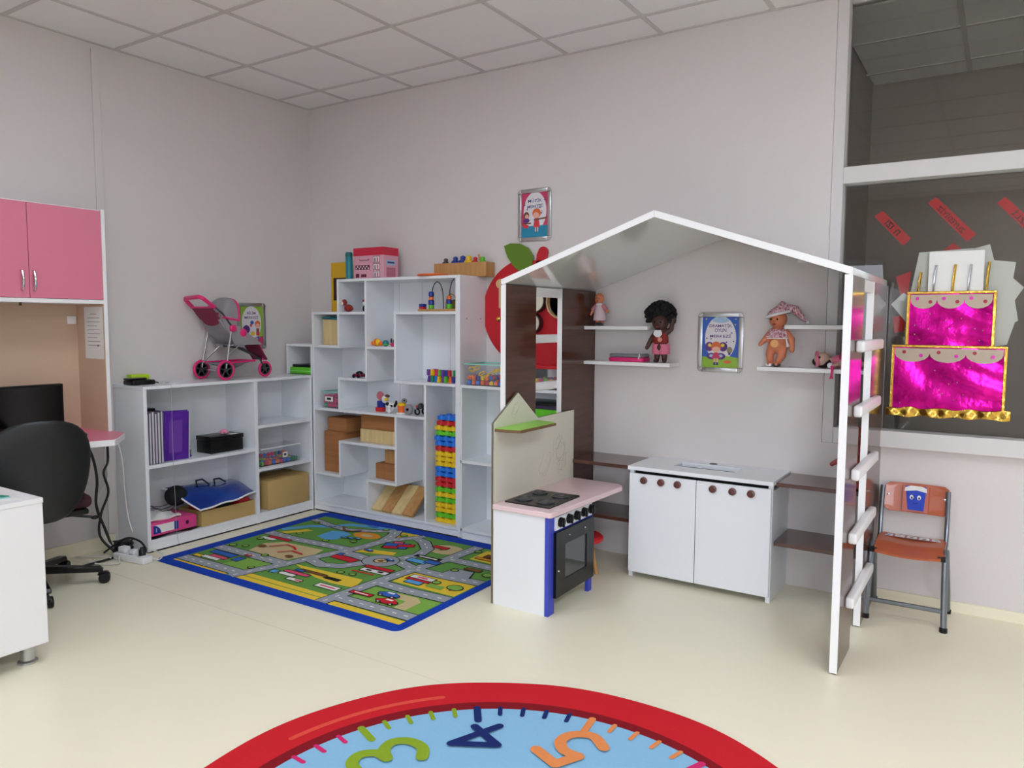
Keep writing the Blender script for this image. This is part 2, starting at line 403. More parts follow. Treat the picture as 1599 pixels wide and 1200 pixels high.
# ------------------------------------------------------------------ stepped cube shelf on the back wall
tx = [0.330, 0.585, 0.848, 1.111, 1.366, 1.624]; tz = [0.068, 0.290, 0.537, 0.759, 0.987, 1.211, 1.446, 1.672]
TF = -0.290; ts = thing('stepped_cube_shelf', 'tall white stepped cube shelf with staggered compartments against the back wall', 'shelf', (1.0, -0.15, 0))
hb = D/2
def hz(k, a, b):      # board whose top is the row line k, between column lines a and b
    B(tx[a] - hb + .0008, tx[b] + hb - .0008, TF, -0.010, tz[k] - D, tz[k]).build('shelf', M_white, ts, 0.001)
def vt(c, a, b, top=False):
    z0 = tz[a] if a >= 0 else 0.008; z1 = tz[b] - D
    B(tx[c] - hb, tx[c] + hb, TF + .0005, -0.010, z0, z1).build('upright', M_white, ts, 0.001)
for a in [(7,1,5),(6,0,2),(6,3,5),(5,0,1),(5,2,3),(4,1,2),(4,3,5),(3,0,4),(2,1,3),(1,0,1),(1,2,3),(0,0,5)]: hz(*a)
for a in [(0,0,6),(1,5,7),(1,3,4),(1,1,2),(2,4,7),(2,0,1),(3,4,6),(3,1,3),(4,0,4)]: vt(*a)
B(tx[5] + hb, tx[5] + hb + .018, TF, -0.004, 0.008, tz[7]).build('side_panel', M_white, ts, 0.001)
B(tx[5] - hb, tx[5] + hb, TF + .0005, -0.010, tz[0], tz[7] - D).build('upright', M_white, ts, 0.001)
B(tx[0] - hb, tx[5] + hb, TF + .006, TF + .022, 0.010, tz[0] - D - .002).build('plinth', M_white, ts)
B(tx[0], tx[5], TF + .008, -0.02, 0, 0.010).build('gap_shade_strip', M_dark, ts)  # dark colour stands in for the shaded gap below the plinth
for (a, b, z0, z1) in [(tx[0]-hb, tx[1], 0.05, tz[6]-D), (tx[1]+.0015, 0.905, 0.05, tz[7]-D), (0.9075, 1.115, 0.05, tz[7]-D), (1.1175, 1.36, 0.05, tz[7]-D), (1.3625, tx[5], 0.05, tz[7]-D)]:
    B(a, b, -0.0095, -0.004, z0, z1).build('back_panel', M_white, ts)
for (x, z, y) in [(tx[5] + hb + .0185, 1.40, -.22), (tx[5] + hb + .0185, 1.40, -.07), (tx[5] + hb + .0185, .10, -.24), (tx[5] + hb + .0185, .93, -.24)]:
    MB().lathe([(.004, 0), (.004, .001)], (x, y, z), 'x', 8).build('screw', M_dark, ts)
B(LX + .0045, tx[0] - hb - .0002, TF + .001, -0.01, 0.004, LT).build('filler_strip', M_white, ts)
# little cube that sits on the bookcase top in the corner
cu0 = thing('corner_cube', 'small open white cube sitting on the bookcase in the corner of the room', 'shelf', (0.18, -0.15, LT))
B(0.045, 0.318, TF, -0.006, 1.196, 1.214).build('top_board', M_white, cu0, 0.001)
B(0.045, 0.063, TF, -0.006, LT + .001, 1.196).build('side_panel', M_white, cu0, 0.001)
B(0.302, 0.318, TF, -0.006, LT + .001, 1.196).build('side_panel', M_white, cu0, 0.001)
B(0.063, 0.302, -0.012, -0.006, LT + .001, 1.196).build('back_panel', M_white, cu0)
# low end shelf to the right of the stepped shelf
es = thing('end_shelf', 'low white end shelf between the stepped shelf and the playhouse', 'shelf', (2.02, -0.15, 0))
e0 = tx[5] + hb + .0185; e1 = 2.395
for z in (0.985, 0.507, 0.068): B(e0, e1, TF + .002, -0.004, z - D, z).build('shelf', M_white, es, 0.001)
B(e0, e0 + .012, TF + .002, -0.004, 0.008, .985 - D).build('side_panel', M_white, es, 0.001)
B(e1 - .018, e1, TF + .004, -0.004, 0.008, .985 - D).build('side_panel', M_white, es, 0.001)
B(e0, e1, TF + .012, TF + .026, 0.0, 0.049).build('plinth', M_white, es)
B(e0 + .012, e1 - .018, -.010, -.004, 0.06, .96).build('back_panel', M_white, es)

# ------------------------------------------------------------------ open-fronted play house
HF = -0.980; HL0, HL1 = 2.420, 2.448; HR0, HR1 = 3.986, 4.014; HE = 1.575; HA = 1.862; HX = 3.212
ph = thing('playhouse', 'open white playhouse frame with pitched roof and dark brown side panels', 'playhouse', (3.21, -0.5, 0))
def side(x0, x1, y0, y1, front):
    o = B(x0, x1, y0 + .0015, y1, 0.006, HE - .012).build('side_panel', M_brown, ph, 0.0005)
    B(x0 - .0005, x1 + .0005, y0, y0 + .0015, 0.006, HE - .010).build('edge_strip', M_edge, o)
    if front == 2: B(x0 - .0005, x1 + .0005, y1, y1 + .0015, 0.006, HE - .010).build('edge_strip', M_edge, o)
    B(x0 + .006, x1 - .006, y0 + .01, y0 + .05, 0, 0.006).build('glide', M_black, o)
side(HL0, HL1, HF, -0.690, 1); side(HL0, HL1, -0.415, -0.006, 1)
side(HR0, HR1, HF, -0.690, 1); side(HR0, HR1, -0.415, 0.050, 2)
def slope(xa, za, xb, zb, t=0.026):
    dx, dz = xb - xa, zb - za; L = math.hypot(dx, dz); nx, nz = -dz/L*t, dx/L*t
    if nz > 0: nx, nz = -nx, -nz
    return [(xa, za), (xb, zb), (xb, zb - t*1.06), (xa, za - t*1.06)] if True else None
for (xa, za, xb, zb) in ((HL0, HE + .012, HX - .0005, HA), (HX + .0005, HA, HR1, HE + .015)):
    o = MB().prism(slope(xa, za, xb, zb), 'y', HF + .0015, -0.006).build('roof_panel', M_whitegl, ph, 0.0005)
    MB().prism(slope(xa, za + .0005, xb, zb + .0005, .027), 'y', HF, HF + .0015).build('edge_strip', M_edge, o)
RZ = [1.290, 1.033, 0.778, 0.520, 0.255]
for z in RZ:
    MB().rbox(HR1, HR1 + .034, -.855, -.300, z - .023, z + .023, .010).build('rung', M_edge, ph)
    MB().rbox(HL0 - .034, HL0, -.855, -.300, z - .023, z + .023, .010).build('rung', M_edge, ph)
for (a, b) in ((HR0 + .002, HR1 - .002), (HL0 + .002, HL1 - .002)): B(a, b, -.690, -.415, HE - .062, HE - .014).build('top_rail', M_edge, ph)
for (x0, x1) in ((HL1, 2.836), (3.596, HR0)):
    for z in (0.600, 0.302): B(x0, x1, -0.300, -0.006, z - .020, z).build('shelf', M_shelfbr, ph, 0.001)
# narrow white wall shelves inside the house
for (x0, x1, z, lab) in ((HL1, 2.842, 1.360, 'short white wall shelf in the playhouse holding the smallest doll'), (HL1, 2.975, 1.158, 'white wall shelf in the playhouse holding the pink case'),
                         (3.575, HR0, 1.372, 'short empty white wall shelf at the right of the playhouse'), (3.445, HR0, 1.158, 'long white wall shelf under the baby doll in the playhouse')):
    B(x0, x1, -0.150, -0.0005, z - .020, z).build('wall_shelf', M_edge, None, 0.001, label=lab, cat='shelf', group='white wall shelves')

# ------------------------------------------------------------------ play kitchen cabinet in the house
kc = thing('play_kitchen', 'low white play kitchen cabinet with two doors and six brown round knobs', 'kitchen cabinet', (3.215, -0.17, 0))
K0, K1, KF = 2.837, 3.592, -0.335
B(K0, K0 + .016, KF + .018, -.012, 0.0, .560).build('side_panel', M_white, kc, 0.001); B(K1 - .016, K1, KF + .018, -.012, 0.0, .560).build('side_panel', M_white, kc, 0.001)
B(K0, K1, -.010, -.004, 0.05, .560).build('back_panel', M_white, kc); B(K0 + .016, K1 - .016, KF + .02, -.012, .040, .056).build('bottom_board', M_white, kc)
B(K0 + .012, K1 - .012, KF + .024, -.012, .560, .588).build('recess_rail', M_black, kc)
for x in (K0, K1 - .022): B(x, x + .022, KF, KF + .018, 0.0, .590).build('corner_post', M_white, kc, 0.001)
M_knob = mat('brown_knob_plastic', (110, 62, 54), 0.3, coat=.3); M_knobd = mat('dark_brown_knob', (72, 40, 36), 0.35)
kx = [2.925, 3.022, 3.113, 3.300, 3.400, 3.492]
for d, (a, b) in enumerate(((K0 + .004, 3.209), (3.213, K1 - .004))):
    dr = B(a, b, KF - .018, KF - .001, .032, .572).build('door', M_white, kc, 0.0015)
    for x in kx[d*3:d*3+3]:
        k = MB().lathe([(.019, 0), (.020, -.006), (.018, -.014), (.010, -.017), (.0, -.017)], (x, KF - .018, .540), 'y', 20).build('knob', M_knob, dr)
        MB().lathe([(.0125, -.0165), (.0125, -.0185), (.009, -.0185), (.009, -.0165)], (x, KF - .018, .540), 'y', 16).build('knob_ring', M_knobd, dr)
S0, S1, T0, T1 = 3.035, 3.365, -.215, -.085
ct = MB(); z0, z1 = .590, .610
ct.box(K0 - .006, S0, KF - .020, -.002, z0, z1); ct.box(S1, K1 + .006, KF - .020, -.002, z0, z1); ct.box(S0, S1, KF - .020, T0, z0, z1); ct.box(S0, S1, T1, -.002, z0, z1)
ct.build('worktop', M_white, kc)
sk = MB(); sk.box(S0, S1, T0, T1, .570, .574); sk.box(S0, S0+.004, T0, T1, .574, .606); sk.box(S1-.004, S1, T0, T1, .574, .606); sk.box(S0+.004, S1-.004, T0, T0+.004, .574, .606); sk.box(S0+.004, S1-.004, T1-.004, T1, .574, .606)
sk.build('sink_basin', M_white, kc)
MB().lathe([(.022, 0), (.022, .0015), (.017, .0015), (.017, .0006)], (3.200, -.045, .610), 'z', 20).build('tap_hole', M_black, kc)

# ------------------------------------------------------------------ toy oven with backboard
M_pinktop = mat('pale_pink_laminate', (236, 208, 210), 0.3); M_blue = mat('blue_laminate', (58, 72, 190), 0.4); M_cream = mat('cream_hardboard', (226, 222, 204), 0.45, var=.03)
M_green = mat('lime_green_laminate', (150, 214, 72), 0.35); M_ply = mat('brown_board_edge', (118, 88, 58), 0.6); M_ovenglass = glassmat('oven_glass', (120, 130, 130), 1.6, opac=.18, grey=(170, 176, 176))
ov = thing('toy_oven', 'toy oven with black door, blue legs, pink worktop and cream backboard', 'toy oven', (2.61, -0.88, 0))
pts = [(-1.104, 0.004), (-1.104, .893), (-.885, 1.026), (-.690, .878), (-.292, .884), (-.292, .470), (-.640, .470), (-.640, .004)]
bb = MB().prism(pts, 'x', 2.452, 2.464, 0, 1).build('backboard', [M_cream, mat('grey_brown_edge', (112, 104, 90), .6)], ov)
# pencil doodles on the backboard
M_pencil = mat('pencil_grey', (176, 172, 158), .7)
dd = Print((2.4643, -1.104, 0), (0, 1, 0), (0, 0, 1))
random.seed(3)
for (cx_, cy_, r_, n_) in ((.20, .94, .05, 2), (.62, .72, .06, 3), (.66, .66, .08, 3), (.50, .62, .09, 2), (.68, .60, .07, 3)):
    for q in range(n_):
        a0 = random.random()*6; dd.line([(cx_ + r_*random.uniform(.4, 1)*math.cos(a0 + t*.7), cy_ + r_*random.uniform(.4, .9)*math.sin(a0 + t*.9)) for t in range(7)], .0016, M_pencil, cap=False)
dd.build('doodles', bb)
gs = MB().prism([(2.464, -1.095), (2.530, -1.095), (2.600, -1.075), (2.600, -.735), (2.464, -.690)], 'z', .852, .866, 0, 0).build('shelf_board', M_ply, ov)
MB().prism([(2.464, -1.094), (2.530, -1.094), (2.599, -1.074), (2.599, -.736), (2.464, -.691)], 'z', .866, .8675).build('shelf_surface', M_green, gs)
B(2.464, 2.752, -1.100, -1.086, 0.0, .474).build('side_panel', M_white, ov, 0.001)
B(2.464, 2.752, -.668, -.654, 0.05, .474).build('side_panel', M_white, ov, 0.001)
fr = MB(); fr.box(2.752, 2.772, -1.100, -1.040, 0.0, .474).build('leg', M_blue, ov, 0.001)
B(2.752, 2.772, -.690, -.652, 0.0, .474).build('leg', M_blue, ov, 0.001)
B(2.752, 2.771, -1.040, -.690, .384, .474).build('front_rail', M_blue, ov)
cp = B(2.771, 2.778, -1.045, -.672, .400, .464).build('control_panel', M_white, ov, .001)
for k in range(5):
    y = -1.000 + k*.077 + (0.0 if k == 0 else .004)
    kb = MB().lathe([(.024, 0), (.024, .006), (.020, .008), (.019, .020), (.0, .021)], (2.778, y, .434), 'x', 20).build('knob', M_black, cp)
    B(2.790, 2.803, y - .005, y + .005, .412, .456).build('knob_grip', M_black, kb, .002)
door = MB(); z0, z1, y0, y1 = .078, .392, -1.052, -.664; wy0, wy1, wz0, wz1 = -.965, -.742, .150, .322
door.box(2.773, 2.788, y0, y1, z0, wz0); door.box(2.773, 2.788, y0, y1, wz1, z1); door.box(2.773, 2.788, y0, wy0, wz0, wz1); door.box(2.773, 2.788, wy1, y1, wz0, wz1)
dr = door.build('oven_door', M_black, ov)
B(2.778, 2.782, wy0, wy1, wz0, wz1).build('oven_window', M_ovenglass, dr)
for (y, z) in ((-.925, .358), (-.765, .358), (-1.03, .205)): MB().lathe([(.005, 0), (.004, .004), (0, .005)], (2.788, y, z), 'x', 10).build('screw', M_chrome, dr)
B(2.470, 2.752, -1.086, -.668, .090, .098).build('oven_floor', M_white, ov); B(2.466, 2.470, -1.086, -.668, .05, .46).build('oven_back', M_white, ov)
pts = [(2.464, -1.112), (2.775, -1.112)] + arc(2.772, -1.092, .020, -90, 0, 4)[1:] + [(2.792, -1.09), (2.812, -.480)] + arc(2.752, -.400, .064, -20, 90, 6) + [(2.464, -.320)]
MB().prism(pts, 'z', .474, .500).build('worktop', M_pinktop, ov, .004)
hob = MB().prism(rrect(2.486, 2.742, -1.042, -.732, .008), 'z', .500, .506).build('hob', M_black, ov)
M_ring = mat('hob_ring_grey', (58, 58, 60), .35)
for (x, y, r) in ((2.548, -.955, .046), (2.545, -.800, .040), (2.672, -.808, .046), (2.672, -.958, .046)):
    MB().lathe([(r, 0), (r, .005), (r*.8, .007), (r*.75, .003), (r*.45, .003), (r*.4, .007), (0, .007)], (x, y, .506), 'z', 24).build('burner', M_ring, hob)
for k in range(5): MB().lathe([(.006, 0), (.005, .002), (0, .002)], (2.728, -.97 + k*.035, .506), 'z', 8).build('marker', M_ring, hob)

# ------------------------------------------------------------------ desk with pink overhead cabinet
M_pink = mat('pink_laminate', (224, 128, 152), 0.4, var=.03); M_beech = mat('beech_laminate', (206, 178, 152), 0.45, var=.05, stretch=(1, 1, 8), scale=3)
ds = thing('computer_desk', 'computer desk with pink two-door overhead cabinet against the left wall', 'desk', (0.3, -2.3, 0))
CX, CY, CE = 0.300, -1.755, -3.10
B(0.004, CX, CY - .020, CY, 0.752, 1.985).build('side_panel', M_edge, ds, .001)
B(0.006, CX - .004, CY - .0215, CY - .020, 0.752, 1.480).build('side_lining', M_beech, ds)
B(0.004, 0.012, CE, CY - .020, 0.752, 1.985).build('back_panel', M_beech, ds)
B(0.012, CX - .001, CE, CY - .020, 1.467, 1.489).build('cabinet_floor', M_edge, ds, .001)
B(0.012, CX - .02, CE, CY - .020, 1.965, 1.983).build('cabinet_top', M_edge, ds, .001)
ya = CY - .022
for (a, b, hy) in ((-2.153, ya, -2.137), (-2.535, -2.156, -2.194), (-2.92, -2.538, -2.576)):
    d_ = B(CX - .018, CX + .001, a, b, 1.491, 1.976).build('cabinet_door', M_pink, ds, .001)
    MB().tube([(CX + .001, hy, 1.528), (CX + .016, hy, 1.532), (CX + .024, hy, 1.556), (CX + .026, hy, 1.578), (CX + .024, hy, 1.600), (CX + .016, hy, 1.624), (CX + .001, hy, 1.628)], [.005, .005, .0065, .007, .0065, .005, .005], 10).build('handle', M_chrome, d_)
top = [(0.004, CE), (0.575, CE), (0.575, -2.03), (0.610, -1.915)] + [(0.585, -1.885), (0.420, -1.752), (0.004, -1.735)]
o = MB().prism(top, 'z', 0.720, 0.752).build('desktop', M_edge, ds, .002)
MB().prism([(x*.985 + .003 if x > .01 else x, y) for x, y in top], 'z', 0.752, 0.7535).build('desktop_surface', M_pink, o)
B(0.02, 0.52, CE, CE + .02, 0.0, 0.72).build('end_panel', M_edge, ds); B(0.02, 0.04, CE + .02, -2.74, 0.30, 0.72).build('modesty_panel', M_edge, ds)
B(0.02, 0.50, -2.74, -2.72, 0.0, 0.72).build('support_panel', M_edge, ds)

# ------------------------------------------------------------------ white desk in the left foreground
wd = thing('white_desk', 'white panel desk on round metal feet in the left foreground', 'desk', (1.0, -3.2, 0))
W0, W1 = 1.323, -2.614
B(W0 - .018, W0, -3.90, W1, 0.080, 0.652).build('front_panel', M_edge, wd, .001)
B(0.70, W0 - .018, W1 - .018, W1, 0.080, 0.652).build('side_panel', M_edge, wd, .001)
B(0.68, W0 + .002, -3.92, W1 + .002, 0.652, 0.672).build('desktop', M_edge, wd, .001)
B(0.70, W0 - .018, -3.90, -3.882, 0.080, 0.652).build('side_panel', M_edge, wd, .001)
for (x, y) in ((1.262, -2.668), (0.76, -2.668), (1.262, -3.84), (0.76, -3.84)):
    MB().lathe([(.036, 0), (.036, .008), (.026, .014), (.025, .072), (.030, .080)], (x, y, 0), 'z', 20).build('leg', M_alu, wd)

# ------------------------------------------------------------------ town road rug
C = lambda n, c, **k: mat(n, c, k.pop('rough', .9), spec=.15, var=k.pop('var', .06), scale=k.pop('scale', 90), bump=k.pop('bump', .25), bscale=900, **k)
R_blue = C('rug_blue', (24, 66, 176)); R_grn = C('rug_green', (104, 156, 74)); R_lgrn = C('rug_light_green', (132, 178, 78)); R_road = C('rug_road_grey', (158, 164, 172)); R_yel = C('rug_yellow', (232, 200, 64))
R_blk = C('rug_black', (32, 34, 34)); R_red = C('rug_red', (206, 40, 52)); R_wht = C('rug_white', (232, 232, 226)); R_sky = C('rug_light_blue', (96, 168, 222)); R_sand = C('rug_sand', (206, 186, 140)); R_brn = C('rug_brown', (128, 84, 52)); R_org = C('rug_orange', (228, 150, 48)); R_pnk = C('rug_pink', (226, 84, 120)); R_mid = C('rug_mid_blue', (58, 104, 190))
rx0, rx1, ry0, ry1 = 0.455, 2.305, -1.625, -0.300
rg = thing('road_rug', 'rectangular children rug printed with a town map and blue border', 'rug', ((rx0+rx1)/2, (ry0+ry1)/2, 0))
MB().prism(rrect(rx0, rx1, ry0, ry1, .045, 5), 'z', 0.0005, 0.007).build('pile', R_blue, rg)
P = Print((0, 0, 0.007), (1, 0, 0), (0, 1, 0), .00003)
P.rect(.545, 2.262, -1.535 - .03, -.395, R_grn)
ROADS = []
def road(pts, w=.075): ROADS.append((pts, w))
def lay_roads():
    for pts, w in ROADS: P.line(pts, w + .014, R_blk, cap=False)
    for pts, w in ROADS: P.line(pts, w, R_road, cap=False)
    P.k += 1
    for pts, w in ROADS:
        pv = [Vector(q) for q in pts]
        for a, b in zip(pv, pv[1:]):
            L = (b-a).length; n = max(1, int(L/.07)); d = (b-a)/L; nn = Vector((-d.y, d.x))*.004
            for i in range(n):
                q = a + d*(i+.25)*L/n; e = q + d*.026; P.poly([q - nn, e - nn, e + nn, q + nn], R_wht, True)
def bl(x, y, w, h, m, rot=0.0, out=True):
    c, s = math.cos(rot), math.sin(rot); q = [(-w/2,-h/2),(w/2,-h/2),(w/2,h/2),(-w/2,h/2)]
    if out: P.poly([(x+(a*1.0+math.copysign(.006,a))*c-(b+math.copysign(.006,b))*s, y+(a+math.copysign(.006,a))*s+(b+math.copysign(.006,b))*c) for a, b in q], R_blk)
    P.poly([(x+a*c-b*s, y+a*s+b*c) for a, b in q], m)
# blocks of ground
P.rect(.545, 1.015, -1.565, -1.545, R_yel); P.rect(1.10, 1.735, -1.565, -1.525, R_yel); P.rect(1.10, 1.735, -1.518, -1.478, R_yel); P.rect(1.785, 2.262, -1.565, -1.52, R_yel)
P.poly([(.76,-1.21),(.72,-1.06),(.80,-.98),(1.13,-.96),(1.16,-1.06),(1.09,-1.22)], R_sand)
P.poly([(1.20,-1.235),(1.70,-1.215),(1.75,-1.33),(1.60,-1.345),(1.46,-1.33)], R_yel); P.poly([(1.29,-.88),(1.27,-.81),(1.53,-.755),(1.55,-.81)], R_yel)
P.poly([(1.30,-.57),(1.235,-.41),(1.40,-.395),(1.43,-.46)], R_yel); P.poly([(1.845,-1.145),(1.845,-.965),(2.255,-.955),(2.255,-1.145)], R_yel); P.poly([(1.96,-.61),(1.96,-.43),(2.19,-.43),(2.19,-.62)], R_yel)
P.poly([(1.83,-1.43),(1.83,-1.26),(2.255,-1.25),(2.255,-1.43)], R_lgrn); P.poly([(1.93,-1.27),(2.12,-1.26),(2.17,-1.30),(2.17,-1.42),(2.10,-1.42),(2.10,-1.33),(1.94,-1.31)], R_sand); P.oval(1.74, -.545, .115, .085, R_sand)
P.poly([(.85,-1.46),(.88,-1.30),(1.09,-1.30),(1.07,-1.46)], R_lgrn)
P.line([(.56,-.79),(.66,-.63),(.79,-.56),(.85,-.46),(1.0,-.42),(1.19,-.40)], .055, R_sky, cap=False); P.poly([(.60,-.84),(.70,-.70),(.76,-.70),(.66,-.84)], R_yel)
P.poly([(.87,-.77),(.86,-.63),(.95,-.60),(1.03,-.63),(1.03,-.76),(.98,-.80)], R_sky); P.oval(1.13, -.59, .105, .06, R_org); P.oval(1.13, -.59, .05, .025, R_sand)
# roads
road([(.545,-1.505),(1.05,-1.505)]); road([(.545,-1.265),(1.14,-1.265)]); road([(.545,-.885),(.80,-.90),(1.23,-.87)]); road([(.545,-.50),(.75,-.545),(.93,-.565),(1.10,-.485),(1.215,-.405)], .055)
road([(1.06,-1.565),(1.10,-1.42),(1.15,-1.28),(1.19,-1.10),(1.245,-.93),(1.285,-.78),(1.30,-.62),(1.26,-.48),(1.215,-.40)])
road([(1.755,-1.565),(1.775,-1.35),(1.79,-1.16),(1.815,-.93),(1.86,-.68),(1.875,-.395)])
road([(1.21,-1.13),(1.33,-1.165),(1.44,-1.12),(1.51,-1.0)]); road([(1.25,-.93),(1.38,-.93),(1.48,-.945)])
road([(1.66,-.88),(1.81,-.93),(2.05,-.93),(2.262,-.915)]); road([(1.79,-1.20),(2.0,-1.21),(2.262,-1.20)]); road([(1.77,-1.475),(2.262,-1.47)]); road([(1.86,-.68),(2.262,-.68)])
road([(1.63,-.84),(1.67,-.72),(1.64,-.60),(1.53,-.50),(1.42,-.46),(1.31,-.60)]); road([(1.31,-.63),(1.40,-.48),(1.455,-.40)], .05)
lay_roads()
P.oval(1.56, -.925, .115, .105, R_blk); P.oval(1.56, -.925, .110, .100, R_road); P.oval(1.56, -.925, .048, .042, R_blk); P.oval(1.56, -.925, .040, .034, R_sand); P.oval(1.56, -.925, .02, .018, R_brn)
P.poly([(1.98,-.89),(1.99,-.79),(2.13,-.79),(2.17,-.89)], R_blk); P.poly([(1.985,-.895),(1.998,-.797),(2.124,-.797),(2.160,-.895)], R_road)
# buildings, cars, trees, signs
bl(.72,-.945,.19,.03,R_red); bl(.66,-.985,.12,.035,R_wht); bl(.70,-1.34,.20,.045,R_mid); bl(.73,-1.395,.14,.03,R_pnk); bl(.70,-1.43,.15,.03,R_wht); bl(.60,-1.44,.06,.03,R_yel); bl(.86,-1.36,.05,.06,R_mid)
bl(1.33,-1.34,.18,.028,R_pnk); bl(1.30,-1.38,.11,.03,R_wht); bl(1.20,-1.385,.04,.04,R_sky); bl(1.40,-1.285,.19,.02,R_brn); bl(1.31,-1.30,.06,.018,R_mid); bl(1.40,-1.42,.10,.028,R_wht); bl(1.56,-1.30,.10,.022,R_blk); bl(1.63,-1.40,.15,.045,R_wht); bl(1.63,-1.40,.11,.014,R_pnk, 0, False); bl(1.43,-1.42,.05,.012,R_red,0,False)
bl(1.355,-1.01,.18,.058,R_red,-.05); bl(1.28,-.965,.03,.03,R_mid); bl(1.65,-1.035,.19,.032,R_red,.03); bl(1.66,-1.085,.18,.04,R_wht,.03); bl(1.62,-1.085,.04,.02,R_blk,0,False); bl(1.70,-1.08,.04,.02,R_blk,0,False); bl(1.62,-1.135,.16,.014,R_red,.03,False)
bl(1.44,-.66,.15,.10,R_mid,.4); bl(1.43,-.70,.09,.04,R_red,.4); bl(1.49,-.625,.10,.045,R_red,.5); bl(1.41,-.60,.06,.03,R_pnk,.4)
bl(1.755,-.735,.18,.03,R_blk); P.rect(1.69,1.82,-.742,-.728,R_wht); bl(1.74,-.815,.13,.05,R_sky); bl(1.83,-.79,.09,.045,R_mid); bl(1.69,-.535,.0+.10,.035,R_red); bl(1.72,-.565,.02,.03,R_brn,0,False)
bl(1.955,-1.025,.15,.04,R_wht); bl(1.955,-1.025,.07,.02,R_pnk,0,False); bl(1.955,-1.065,.15,.02,R_red); bl(1.955,-1.10,.10,.04,R_sky); bl(2.09,-1.09,.10,.045,R_lgrn,0,False); bl(2.10,-.765,.10,.03,R_brn); bl(2.07,-.52,.11,.05,R_brn); bl(2.05,-.575,.13,.025,R_org)
bl(1.845,-1.375,.135,.028,R_red,.04); P.rect(1.80,1.89,-1.380,-1.370,R_wht)
def tree(x, y, r=.03): P.oval(x, y, r+.006, r*.8+.006, R_blk); P.oval(x, y, r, r*.8, R_lgrn); P.rect(x-.005, x+.005, y-r*1.2, y-r*.7, R_brn)
for q in [(.60,-1.20,.022),(.68,-1.17,.02),(.93,-1.23,.02),(1.0,-.82,.02),(.63,-.55,.018),(.74,-.80,.02),(1.16,-.74,.02),(1.52,-1.20,.02),(1.6,-1.19,.018),(2.19,-1.05,.042),(2.06,-1.04,.022),(2.02,-.83,.02),(1.93,-.48,.02),(2.22,-.80,.028),(1.15,-.43,.02),(1.34,-.47,.022),(.63,-1.02,.02),(1.05,-1.42,.018)]: tree(*q)
def car(x, y, m, s=1.0):
    P.oval(x, y, .062*s, .026*s, R_blk); P.oval(x, y, .056*s, .021*s, m); P.oval(x, y + .017*s, .034*s, .018*s, m); P.rect(x-.02*s, x+.018*s, y+.012*s, y+.026*s, R_wht)
    for d in (-.034, .034): P.oval(x + d*s, y - .018*s, .013*s, .012*s, R_blk); P.oval(x + d*s, y - .018*s, .006*s, .005*s, R_wht)
car(1.975, -1.315, R_mid, 1.15); car(2.03, -1.39, R_red, 1.15); car(1.60, -.895, R_mid, .6); car(1.37, -.825, R_mid, .6); car(.86, -1.29, R_red, .5)
P.line([(.82,-1.10),(.88,-1.02),(.95,-1.03),(1.0,-1.06)], .014, R_red); P.line([(.95,-1.15),(1.0,-1.09),(1.10,-1.10)], .014, R_red); P.oval(1.07, -1.17, .03, .02, R_brn); P.oval(.77,-1.12,.03,.022,R_brn)
P.line([(.86,-.53),(.93,-.59),(.99,-.585),(1.03,-.54)], .018, R_brn); P.line([(1.0,-.43),(1.06,-.415)], .016, R_mid); P.line([(.78,-.58),(.82,-.56)], .014, R_mid)
for q in [(1.10,-.70),(1.05,-.71),(1.14,-.68)]: bl(q[0], q[1], .035, .02, R_sky)
P.build('printed_town', rg)

# ------------------------------------------------------------------ round clock rug in the foreground
cc = (3.478, -2.605); CR = .985; CI = .800
ck = thing('clock_rug', 'round blue clock face rug with a wide red rim in the foreground', 'rug', (cc[0], cc[1], 0))
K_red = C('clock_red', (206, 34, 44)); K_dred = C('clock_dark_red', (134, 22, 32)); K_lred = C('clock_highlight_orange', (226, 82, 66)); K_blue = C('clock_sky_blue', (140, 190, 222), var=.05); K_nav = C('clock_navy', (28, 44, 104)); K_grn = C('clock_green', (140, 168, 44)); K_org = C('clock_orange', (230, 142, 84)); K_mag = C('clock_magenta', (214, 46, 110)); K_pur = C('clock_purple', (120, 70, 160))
rim = []
random.seed(5)
for i in range(180):
    a = 2*PI*i/180; r = CR + .004*math.sin(5*a + 1) + .003*math.sin(11*a) ; rim.append((cc[0] + r*math.cos(a), cc[1] + r*math.sin(a)))
MB().prism(rim, 'z', .0005, .010).build('pile', K_red, ck)
P = Print((cc[0], cc[1], .010), (1, 0, 0), (0, 1, 0), .00003)
P.oval(0, 0, CI + .032, CI + .032, K_dred, 120); P.oval(.012, -.012, CI, CI, K_blue, 120)
a4 = math.atan2(-1.977 - cc[1], 2.994 - cc[0])       # direction of the 4 o'clock mark
a12 = a4 + math.radians(120)
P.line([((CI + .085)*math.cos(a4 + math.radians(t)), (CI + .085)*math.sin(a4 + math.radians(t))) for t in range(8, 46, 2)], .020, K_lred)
cols = {1: K_org, 2: K_mag, 3: K_grn, 4: K_nav, 5: K_org, 6: K_mag, 7: K_grn, 8: K_nav, 9: K_org, 10: K_mag, 11: K_grn, 12: K_nav}
for mnt in range(60):
    a = a12 - math.radians(6*mnt); h = (mnt//5) or 12; big = mnt % 5 == 0; m = cols[h]
    r1 = CI - .012; r0 = r1 - (.085 if big else .048)
    P.line([(r0*math.cos(a), r0*math.sin(a)), (r1*math.cos(a), r1*math.sin(a))], .026 if big else .016, m)
S3 = [(-.30,.40),(-.12,.52),(.12,.50),(.24,.32),(.14,.10),(-.06,.04),(.16,-.02),(.28,-.22),(.16,-.44),(-.10,-.52),(-.32,-.40)]
S4 = [[(.14,-.52),(.14,.50),(-.36,-.14)],[(-.36,-.14),(.38,-.14)]]
